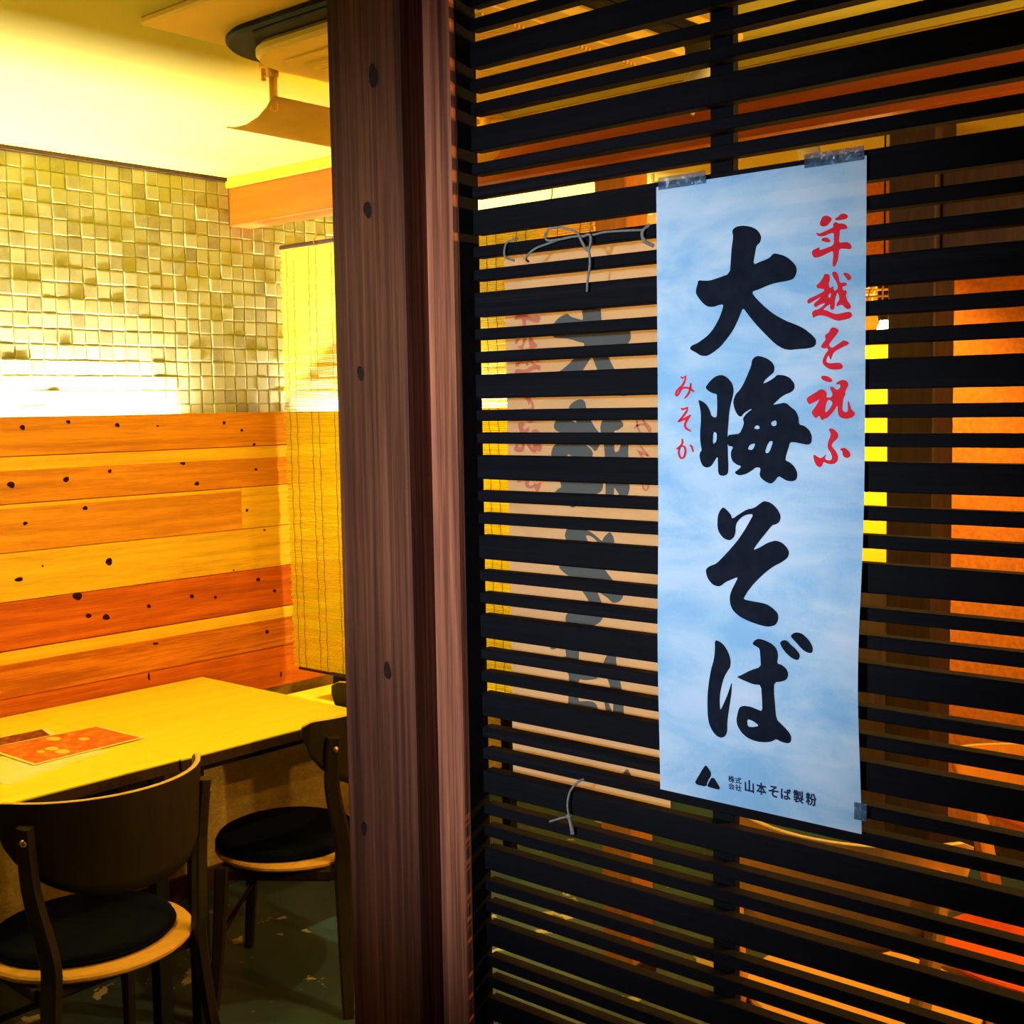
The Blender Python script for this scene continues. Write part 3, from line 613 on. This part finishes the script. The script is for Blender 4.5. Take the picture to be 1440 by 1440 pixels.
while z < BZ1:
    a, b_ = BX0+rb.uniform(-.006, .008), BX1+rb.uniform(-.008, .006); w_ = rb.uniform(.0038, .0050)
    sag = .0015*math.sin(z*5); bowy = .004*math.sin(z*3.1)
    n = 4; v = []; f = []
    for i in range(n+1):
        x = a+(b_-a)*i/n-c; yy = bowy+.0006*rb.uniform(-1, 1); zz = z-BZ0+sag*math.sin(x*4)
        v += [(x, yy-.0011, zz), (x, yy+.0011, zz), (x, yy+.0011, zz+w_), (x, yy-.0011, zz+w_)]
    for i in range(n):
        for k in range(4): f.append((i*4+k, i*4+(k+1) % 4, i*4+4+(k+1) % 4, i*4+4+k))
    f += [(0, 1, 2, 3), (n*4+3, n*4+2, n*4+1, n*4)]
    m.add(v, f); z += pitch
tag(m.build('reeds', M['reed'], bl), kind='stuff')
x = BX0+.03
while x < BX1:
    for dx in (0, .035):
        m = MB(); pts = []
        for i in range(71):
            zz = i*.02; pts.append((x+dx-c+.0022*math.sin(i*1.7+x*9), -.0022-.0012*(i % 2)+.004*math.sin((zz+BZ0)*3.1), zz))
        m.tube(pts, .0011, 4); m.build('thread', M['thread'], bl)
    x += .112
m = MB(); m.tube([(BX0-c, 0, BZ1-BZ0+.006), (BX1-c, 0, BZ1-BZ0+.006)], .007, 10); m.build('top_rod', M['dark_wood'], bl, True)
m = MB(); m.tube([(BX0-c+.03, 0, -.006), (BX1-c, 0, -.006)], .005, 8); m.build('bottom_rod', M['dark_wood'], bl, True)
for x in (-3.20, -2.99, -2.55, -2.22):
    m = MB(); m.tube(smooth([(x-c, 0, 2.175-BZ0), (x-c, 0, 2.14-BZ0), (x-c-.006, -.008, 2.115-BZ0), (x-c+.002, -.012, 2.096-BZ0), (x-c+.012, -.006, 2.10-BZ0)]), .0022, 6); m.build('hook', M['brass'], bl, True)

# ------------------------------------------------------------------ posts of the inner room
def pillar(name, x0, x1, y0, y1, z0, z1, mat, label):
    o = empty(name, ((x0+x1)/2, (y0+y1)/2, z0)); cx, cy = o.location.x, o.location.y
    box_obj('shaft', (x0-cx, x1-cx, y0-cy, y1-cy, 0, z1-z0), mat, o, 0.004)
    box_obj('foot', (x0-cx-.006, x1-cx+.006, y0-cy-.006, y1-cy+.006, 0, 0.05), M['dark_wood'], o, 0.003)
    return tag(o, label, 'pillar')
M['pine_post'] = wood('orange_pine_post', [(0.3, (0.50, 0.17, 0.025)), (0.7, (0.68, 0.27, 0.04))], (8, 8, 0.6), 4, 0.5)
pillar('wooden_pillar', -2.058, -1.955, 2.71, 2.81, 0, 2.175, M['pine_post'], 'orange wooden pillar at the right edge of the bamboo blind')
pillar('wooden_pillar', -1.365, -1.245, 2.98, 3.10, 0, CEIL-.002, M['dark_wood'], 'dark brown pillar to the right of the blue poster')
pillar('wooden_pillar', -1.553, -1.46, 3.40, 3.50, 0, CEIL-.002, M['dark_wood'], 'slimmer reddish pillar just behind the dark pillar')
hd = empty('header_beam', (-0.2, 3.04, 1.87)); tag(hd, 'dark wide lintel running right from the dark pillar', 'beam')
box_obj('board', (-1.04, 1.75, -.04, .04, 0, .28), M['dark_wood'], hd, .004)
box_obj('rail', (-1.04, 1.75, -.05, .05, -.012, .03), M['dark_wood'], hd, .003)

# ------------------------------------------------------------------ ceiling air conditioner and the trough lamp
M['ac'] = plain('ivory_plastic', (0.88, 0.58, 0.09), 0.6, var=0.03, bstr=0)
M['black'] = plain('black_plastic', (0.006, 0.006, 0.006), 0.6, var=0.2, spec=0.1)
def rrect(hx, hy, r, n=8):
    o = []
    for (sx, sy, a0) in ((1, 1, 0), (-1, 1, 90), (-1, -1, 180), (1, -1, 270)):
        for k in range(n+1):
            a = R(a0+90*k/n); o.append((sx*(hx-r)+r*math.cos(a), sy*(hy-r)+r*math.sin(a)))
    return o
AC = (-1.79, 1.955)
ac = empty('air_conditioner', (AC[0], AC[1], CEIL)); tag(ac, 'ceiling cassette air conditioner with rounded black air slots', 'air conditioner')
ac.rotation_euler = (0, 0, R(0))
m = MB(); m.box(-.395, .395, -.518, .40, -.016, 0, .004); m.build('flange', M['ac'], ac)
m = MB(); m.slab(rrect(.393, .393, .15, 14), -.034, -.016, .006); m.build('slot_ring', M['black'], ac)
m = MB(); m.slab(rrect(.340, .340, .11, 12), -.060, -.034, .008); m.build('panel', M['ac'], ac)
m = MB(); m.slab(rrect(.275, .275, .03, 6), -.064, -.060, .001); m.build('grille_frame', M['ac'], ac)
for i in range(38):
    m = MB(); m.box(-.24, .24, -.236+.0125*i, -.236+.0125*i+.006, -.070, -.0625, .001); m.build('grille_bar', M['grille'] if 'grille' in M else M['ac'], ac)
for a in range(4):
    m = MB(); m.box(-.22, .22, .352, .386, -.040, -.032, .003); m.build('louver', M['black'], ac, rot=(0, 0, R(90*a)))
# trough lamp: curved sheet on a stem, held by a ceiling track
M['brown_metal'] = plain('bronze_enamel', (0.80, 0.46, 0.07), 0.5, 0.0, var=0.08)
tl = empty('trough_lamp', (-2.275, 1.80, CEIL)); tag(tl, 'curved bronze reflector lamp on a short stem below the ceiling', 'lamp')
prof = [(-2.408, 2.209), (-2.375, 2.203), (-2.335, 2.203), (-2.295, 2.212), (-2.262, 2.228), (-2.236, 2.250)]
v = []; f = []; L = .76; n = len(prof)
nrm = []
for i in range(n):
    a, b = prof[max(i-1, 0)], prof[min(i+1, n-1)]; d = Vector((b[0]-a[0], b[1]-a[1])).normalized(); nrm.append((-d.y, d.x))
for y in (0, L):
    for k, (px, pz) in enumerate(prof): v.append((px+2.275, y, pz-CEIL))
    for k, (px, pz) in enumerate(prof): v.append((px+2.275+nrm[k][0]*.003, y, pz-CEIL+nrm[k][1]*.003))
for k in range(n-1):
    f += [(k, k+1, 2*n+k+1, 2*n+k), (n+k, 3*n+k, 3*n+k+1, n+k+1), (k, n+k, n+k+1, k+1), (2*n+k, 2*n+k+1, 3*n+k+1, 3*n+k)]
f += [(0, 2*n, 3*n, n), (n-1, 2*n-1, 4*n-1, 3*n-1)]
m = MB(); m.add(v, f); m.build('reflector', M['brown_metal'], tl, True)
for yy in (.015, L-.05):
    m = MB(); m.tube([(.020, yy, -.03), (.020, yy, -.105)], .009, 10); m.tube([(.020, yy, -.012), (.020, yy, -.034)], .013, 10); m.build('stem', M['brown_metal'], tl, True)
    m = MB(); m.tube([(.018, yy, -.022), (-.012, yy, -.030)], .004, 6); m.tube([(-.012, yy, -.010), (-.012, yy, -.036)], .006, 8); m.build('thumb_screw', M['brown_metal'], tl, True)
m = MB(); m.box(.002, .038, -.01, L, -.014, 0, .002); m.build('track', M['brown_metal'], tl)
M['warm_tube'] = emit('warm_tube_glow', (1.0, 0.74, 0.10), 13.0)
m = MB(); m.tube([(-.045, .05, -.090), (-.045, L-.05, -.090)], .008, 10); m.build('tube', M['warm_tube'], tl, True)

# spotlights and rattan pendants of the inner room, seen ones and added fill
M['bulb'] = emit('bulb_glow', (1.0, 0.72, 0.30), 60.0)
M['rattan'] = plain('rattan', (0.62, 0.30, 0.06), 0.7, var=0.2, scale=90)
def pendant(loc, label, energy, col=PEND_COL):
    o = empty('pendant_lamp', loc)
    drop = CEIL-loc[2]
    m = MB(); m.tube([(0, 0, .12), (0, 0, drop)], .0025, 6); m.build('cord', M['black'], o)
    m = MB(); m.lathe([(.0001, .150), (.016, .15), (.018, .05), (.014, .03)], 14); m.build('socket', M['black'], o, True)
    sh = MB()
    for k in range(16):
        a = 2*math.pi*k/16
        sh.tube([(r_*math.cos(a), r_*math.sin(a), z_) for r_, z_ in ((.022, .135), (.06, .125), (.09, .10), (.105, .06))], .0025, 5)
    sh.build('shade_ribs', M['rattan'], o)
    sh = MB()
    for r_, z_ in ((.022, .135), (.045, .129), (.066, .120), (.083, .106), (.096, .088), (.105, .06)):
        sh.tube([(r_*math.cos(2*math.pi*k/24), r_*math.sin(2*math.pi*k/24), z_) for k in range(25)], .0032, 5, False)
    sh.build('shade_weave', M['rattan'], o)
    m = MB(); m.lathe([(.0001, -.022), (.012, -.018), (.019, -.004), (.018, .010), (.011, .026), (.009, .04)], 16); m.build('bulb', M['bulb'], o, True)
    l = light('pendant_light', 'POINT', (loc[0], loc[1], loc[2]-.03), energy, col, shadow_soft_size=.03)
    tag(o, label, 'lamp'); return o
pendant((-1.498, 3.25, 1.752), 'small rattan pendant lamp with a bare bulb beside the dark pillar', 16)
pendant((-0.25, 2.35, 1.80), 'added rattan pendant lamp, out of frame on the right', 45)  # added out of frame; its low light reaches under the table
pendant((-2.75, 1.00, 1.85), 'added rattan pendant lamp, out of frame above the menu table', 19, (1.0, .80, .14))  # unseen fill, added to turn the ceiling yellow
pendant((0.50, 2.92, 1.82), 'added rattan pendant lamp, out of frame before the orange wall', 100)  # unseen fill, placed to reach the stucco past the chair
def spotlamp(loc, aim, label, energy, col=(1.0, .62, .2)):
    o = empty('spot_lamp', loc); d = (Vector(aim)-Vector(loc)).normalized(); q = d.to_track_quat('-Z', 'Y')
    m = MB(); m.tube([(0, 0, 0), (0, 0, -.05)], .006, 8); m.build('stem', M['white_metal'], o, True)
    m = MB(); m.lathe([(.0001, .05), (.024, .048), (.030, .03), (.032, -.03), (.034, -.05), (.031, -.05), (.029, -.02), (.0001, -.02)], 18)
    h = m.build('head', M['white_metal'], o, True, loc=(0, 0, -.075)); h.rotation_euler = q.to_euler()
    m = MB(); m.lathe([(.0001, -.03), (.027, -.03)], 16); g = m.build('lens', M['bulb'], h, True)
    l = light('spot_beam', 'SPOT', (loc[0]+d.x*.07, loc[1]+d.y*.07, loc[2]-.075+d.z*.07), energy, col, aim=aim, spot_size=R(70), spot_blend=.8, shadow_soft_size=.03)
    tag(o, label, 'lamp'); return o
spotlamp((-1.54, 2.40, CEIL-.001), (-2.95, 1.95, .72), 'white ceiling spot lamp near the beam, seen between the slats', 60)
spotlamp((-1.72, 3.25, CEIL-.001), (-1.98, 4.2, 1.30), 'added white ceiling spot lamp brightening the yellow far wall', 200, (1.0, .74, .2))  # lamp added to lift the brightness of the far wall
spotlamp((-2.45, 3.55, CEIL-.001), (-2.80, 2.74, 1.15), 'added white ceiling spot lamp lighting the blind from behind', 150, (1.0, .84, .3))  # unseen lamp added so the reeds glow from behind

# ------------------------------------------------------------------ tables and what lies on them
def table_top(name, lo, hi):
    return wood(name, [(0.3, lo), (0.7, hi)], (7, 0.5, 7), 3.0, 0.42, 0.3, 0.05)
M['oak'] = table_top('pale_oak_top', (0.86, 0.74, 0.03), (0.94, 0.86, 0.05))
M['iron'] = plain('black_iron', (0.012, 0.012, 0.014), 0.45, 0.4, var=0.2)
def table(x0, x1, y0, y1, h, label, legs=((1, -1), (1, 1), (-1, -1), (-1, 1)), bracket=False):
    o = empty('dining_table', ((x0+x1)/2, (y0+y1)/2, 0)); a, b = (x1-x0)/2, (y1-y0)/2
    box_obj('table_top', (-a, a, -b, b, h-.006, h), M['oak'], o, .0015)
    box_obj('table_edge', (-a+.0005, a-.0005, -b+.0005, b-.0005, h-.032, h-.006), M['dark_wood'], o, .001)
    for sx, sy in legs:
            cx, cy = sx*(a-.06), sy*(b-(.075 if sy < 0 else .035))
            m = MB(); m.box(cx-.019, cx+.019, cy-.019, cy+.019, 0, h-.032, .002); m.build('leg', M['iron'], o)
    m = MB(); m.box(-a+.05, a-.05, -b+.06, b-.06, h-.06, h-.032, .002); m.build('apron', M['iron'], o)
    if bracket:
        m = MB(); m.box(-a, -a+.03, -b+.02, b-.02, h-.075, h-.032, .002); m.build('wall_cleat', M['dark_wood'], o)
        m = MB(); m.bar([(-a+.02, b-.05, h-.16), (a-.42, b-.05, h-.05)], .02, .02); m.build('bracket', M['iron'], o)
    tag(o, label, 'table'); return o
TABLE_H = .72
table(-3.402, -2.628, 1.7645, 2.375, TABLE_H, 'pale oak table against the panelling, the one nearer the bamboo blind', ((1, -1),), True)
table(-3.402, -2.634, 1.110, 1.7635, TABLE_H, 'pale oak table with the menus lying on it', ((1, -1), (1, 1)), True)
lt = table(-3.400, -2.82, 2.46, 3.30, 0.60, 'lower pale table standing beyond the bamboo blind', ((1, 1), (-1, 1)), True)
# a small black condiment box on the low table
bx = empty('condiment_box', (-3.14, 2.84, .60)); tag(bx, 'small black box on the low table under the blind', 'box')
box_obj('body', (-.10, .10, -.06, .06, 0, .075), M['black'], bx, .004); box_obj('lid', (-.102, .102, -.062, .062, .0755, .090), M['black'], bx, .004)
# menus: printed laminated sheets
def menu_mat(name, base, cols, scale):
    m, t, b = nt(name); v = mapped(t, (1, 1, 1)); f = noise_tex(t, v, scale, 3, 0.6)
    t.links.new(ramp(t, f, [(0.36, cols[0]), (0.5, base), (0.62, cols[1])]), b.inputs['Base Color']); b.inputs['Roughness'].default_value = 0.3; return m
M['menu_white'] = menu_mat('menu_card', (0.95, 0.92, 0.45), ((0.93, 0.88, 0.20), (0.95, 0.93, 0.70)), 18)
M['menu_red'] = menu_mat('menu_food_print', (0.72, 0.16, 0.03), ((0.60, 0.10, 0.02), (0.80, 0.30, 0.05)), 30)
M['menu_dark'] = menu_mat('menu_dark_print', (0.14, 0.03, 0.02), ((0.06, 0.01, 0.01), (0.40, 0.10, 0.03)), 40)
M['dish'] = plain('printed_dish', (0.88, 0.66, 0.12), 0.4, var=0.1)
def menu(z, quad, mat, label, inset=.06, spots=0, holes=None):
    cx = sum(p[0] for p in quad)/4; cy = sum(p[1] for p in quad)/4
    o = empty('menu_sheet', (cx, cy, z)); q = [(p[0]-cx, p[1]-cy) for p in quad]
    m = MB(); m.add([(x, y, 0) for x, y in q]+[(x, y, .0012) for x, y in q], [(3, 2, 1, 0), (4, 5, 6, 7)]+[(k, (k+1) % 4, 4+(k+1) % 4, 4+k) for k in range(4)])
    m.build('card', M['menu_white'], o)
    i = [(x*(1-inset), y*(1-inset)) for x, y in q]
    link('print', mesh_from('print', [(x, y, .0015) for x, y in i], [(0, 1, 2, 3)] if (q[1][0]-q[0][0])*(q[2][1]-q[1][1])-(q[1][1]-q[0][1])*(q[2][0]-q[1][0]) > 0 else [(3, 2, 1, 0)]), mat, o)
    rs = random.Random(5)
    for k in range(spots):
        a, b = rs.uniform(.15, .85), rs.uniform(.15, .85)
        px = (i[0][0]*(1-a)+i[1][0]*a)*(1-b)+(i[3][0]*(1-a)+i[2][0]*a)*b; py = (i[0][1]*(1-a)+i[1][1]*a)*(1-b)+(i[3][1]*(1-a)+i[2][1]*a)*b
        r_ = rs.uniform(.012, .024); n = 14
        link('printed_dish', mesh_from('printed_dish', [(px, py, .0017)]+[(px+r_*math.cos(2*math.pi*j/n), py+r_*math.sin(2*math.pi*j/n)*.7, .0017) for j in range(n)], [(0, 1+j, 1+(j+1) % n) for j in range(n)]), M['dish'], o)
    tag(o, label, 'menu'); return o
menu(.7204, [(-2.841, 1.699), (-2.758, 1.389), (-2.958, 1.360), (-3.045, 1.628)], M['menu_white'], 'pale yellow menu sheet lying under the red menu')
menu(.7222, [(-3.177, 1.712), (-3.081, 1.690), (-3.079, 1.435), (-3.189, 1.455)], M['menu_dark'], 'narrow dark photo menu behind the red menu', .12)
menu(.7240, [(-3.077, 1.805), (-2.869, 1.816), (-2.860, 1.503), (-3.100, 1.500)], M['menu_red'], 'red orange menu sheet lying on top of the others', .05, 5)

# ------------------------------------------------------------------ chairs
M['ply_dark'] = wood('walnut_plywood', [(0.3, (0.016, 0.011, 0.004)), (0.7, (0.030, 0.020, 0.008))], (6, 6, 1.0), 4, 0.5)
M['ply_edge'] = wood('plywood_rim', [(0.3, (0.62, 0.42, 0.12)), (0.7, (0.75, 0.52, 0.16))], (6, 6, 6), 4, 0.5)
M['ply_seat'] = wood('seat_plywood', [(0.3, (0.62, 0.30, 0.05)), (0.7, (0.75, 0.40, 0.07))], (6, 1, 6), 4, 0.5)
M['ply_orange'] = wood('orange_plywood', [(0.3, (0.60, 0.20, 0.02)), (0.7, (0.75, 0.29, 0.03))], (6, 6, 1), 4, 0.45)
M['cushion'] = plain('navy_cushion', (0.0022, 0.0034, 0.011), 0.95, spec=0.05, var=0.25, scale=40, bstr=0.1)
M['frame_wood'] = wood('chair_frame_wood', [(0.3, (0.12, 0.055, 0.015)), (0.7, (0.20, 0.095, 0.025))], (8, 8, 0.8), 4, 0.5)
M['frame_orange'] = wood('orange_chair_frame', [(0.3, (0.50, 0.18, 0.02)), (0.7, (0.62, 0.26, 0.03))], (8, 8, 0.8), 4, 0.5)
M['red_seat'] = plain('red_vinyl', (0.80, 0.10, 0.012), 0.5, var=0.08, scale=20)
def seat_outline(r, n=36): return [(r*math.cos(2*math.pi*k/n)*(1.0 if math.cos(2*math.pi*k/n) > 0 else .96), r*1.04*math.sin(2*math.pi*k/n)) for k in range(n)]
def chair(label, ply, frame, cushion=True, back=None, top=.78):
    o = empty('dining_chair', (0, 0, 0)); HZ = .40; RB = .257; HA = R(69); cxb = -.018
    # backrest: bent plywood, straight top, round lower edge
    nu, nv = 28, 8; th = .012; v = []; f = []
    for side in (0, 1):
        rr = RB+(0 if side == 0 else th)
        for i in range(nu+1):
            a = -HA+2*HA*i/nu; q = max(0, 1-(abs(a)/HA)**2.4)**.6
            zl = top-.035-.178*q
            ro = .012*(1-min(1, (HA-abs(a))/R(7)))**2 if abs(a) > HA-R(7) else 0
            for j in range(nv+1):
                zz = zl+(top-ro-zl)*j/nv; lean = .05*(zz-top)
                v.append((cxb+(rr+lean)*math.cos(a), (rr+lean)*math.sin(a), zz))
    W = nv+1; S = (nu+1)*W
    for i in range(nu):
        for j in range(nv):
            f += [(i*W+j, i*W+j+1, (i+1)*W+j+1, (i+1)*W+j), (S+i*W+j, S+(i+1)*W+j, S+(i+1)*W+j+1, S+i*W+j+1)]
        f += [(i*W, (i+1)*W, S+(i+1)*W, S+i*W)]
    for j in range(nv): f += [(j, S+j, S+j+1, j+1), (nu*W+j, nu*W+j+1, S+nu*W+j+1, S+nu*W+j)]
    m = MB(); m.add(v, f); b = m.build('backrest', back or ply, o, True)
    v = []; f = []
    for i in range(nu+1):
        a = -HA+2*HA*i/nu; ro = .012*(1-min(1, (HA-abs(a))/R(7)))**2 if abs(a) > HA-R(7) else 0
        for rr, dz in ((RB+.0004, -.0015), (RB+.0004, .0012), (RB+th-.0004, .0012), (RB+th-.0004, -.0015)): v.append((cxb+rr*math.cos(a), rr*math.sin(a), top-ro+dz))
    for i in range(nu):
        for k in range(4): f.append((i*4+k, i*4+(k+1) % 4, i*4+4+(k+1) % 4, i*4+4+k))
    f += [(0, 1, 2, 3), (nu*4+3, nu*4+2, nu*4+1, nu*4)]
    m = MB(); m.add(v, f); m.build('top_rim', M['ply_edge'], b, True)
    m = MB(); m.slab(seat_outline(.222), HZ-.016, HZ, .005); m.build('seat', M['ply_seat'], o)
    if cushion:
        m = MB(); out = seat_outline(.192); n = len(out)
        v = []; f = []
        prof = [(1.0, .000), (1.02, .008), (1.0, .020), (.92, .027), (.6, .031), (.25, .032)]
        for s_, z_ in prof: v += [(p[0]*s_-.022, p[1]*s_, HZ+z_) for p in out]
        for i in range(len(prof)-1):
            for k in range(n): f.append((i*n+k, i*n+(k+1) % n, (i+1)*n+(k+1) % n, (i+1)*n+k))
        f.append(tuple((len(prof)-1)*n+k for k in range(n)))
        m.add(v, f); cu = m.build('cushion', M['cushion'], o, True)
        m = MB(); m.tube([(p[0]*1.02-.022, p[1]*1.02, HZ+.008) for p in out+out[:1]], .003, 6, False); m.build('piping', M['cushion'], cu, True)
    for s in (-1, 1):
        a = R(52)*s; tx, ty = cxb+(RB+.018)*math.cos(a), (RB+.018)*math.sin(a)
        pts = smooth([(tx, ty, top-.045), (tx*.94, ty*.95, .60), (.163, .184*s, .45), (.160, .182*s, .37), (.165, .200*s, .20), (.172, .236*s, .0)], 4)
        wd = [(.028+.016*math.sin(math.pi*min(1, max(0, (.80-p.z)/.80)))) for p in pts]
        m = MB(); m.bar(pts, wd, [.026]*len(pts), axis=(0.25, s, 0)); lg = m.build('leg', frame, o)
        mm = MB(); mm.lathe([(.0001, .0045), (.006, .003), (.008, 0)], 10)
        k = mm.build('screw_cap', M['brass'], lg, True, loc=(tx+.012*math.cos(a), ty+.012*math.sin(a), top-.075), rot=(0, R(90), a))
        pts = [(-.155, .185*s, HZ-.016), (-.165, .193*s, .22), (-.185, .205*s, 0)]
        m = MB(); m.bar(pts, [.036, .032, .024], [.026, .026, .022], axis=(0, 1, 0)); m.build('leg', frame, o)
        m = MB(); m.bar([(-.16, .18*s, HZ-.035), (.13, .195*s, HZ-.035)], .03, .018, axis=(0, 1, 0)); m.build('side_rail', frame, o)
    m = MB(); m.bar([(-.155, -.18, HZ-.035), (-.155, .18, HZ-.035)], .03, .018, axis=(1, 0, 0)); m.build('front_rail', frame, o)
    m = MB(); m.bar([(.137, -.195, HZ-.035), (.137, .195, HZ-.035)], .03, .018, axis=(1, 0, 0)); m.build('rear_rail', frame, o)
    m = MB(); m.tube([(-.165, -.195, .20), (-.165, .195, .20)], .008, 8); m.build('stretcher', M['iron'], o, True)
    tag(o, label, 'chair', 'bent plywood dining chairs'); return o
c1 = chair('dark bent plywood chair with a navy cushion, nearest the left edge', M['ply_dark'], M['ply_dark'])
c1.location = (-2.556, 1.456, 0)
c2 = copy_tree(c1); c2.location = (-2.70, 2.165, 0); c2.rotation_euler = (0, 0, R(40)); c2['label'] = 'dark bent plywood chair with a navy cushion, beside the brown post'
c3 = chair('orange plywood chair seen below the blue poster through the slats', M['ply_orange'], M['frame_orange'], False)
c3.location = (-1.09, 2.285, 0); c3.rotation_euler = (0, 0, R(-90))
c4 = chair('orange plywood chair with a red seat, at the lower right behind the slats', M['ply_orange'], M['frame_orange'], False)
c4.location = (-0.87, 2.70, 0); c4.rotation_euler = (0, 0, R(88))
for ch in c4.children:
    if ch.name.startswith('seat'): ch.data.materials.clear(); ch.data.materials.append(M['red_seat'])
bpy.context.view_layer.update()
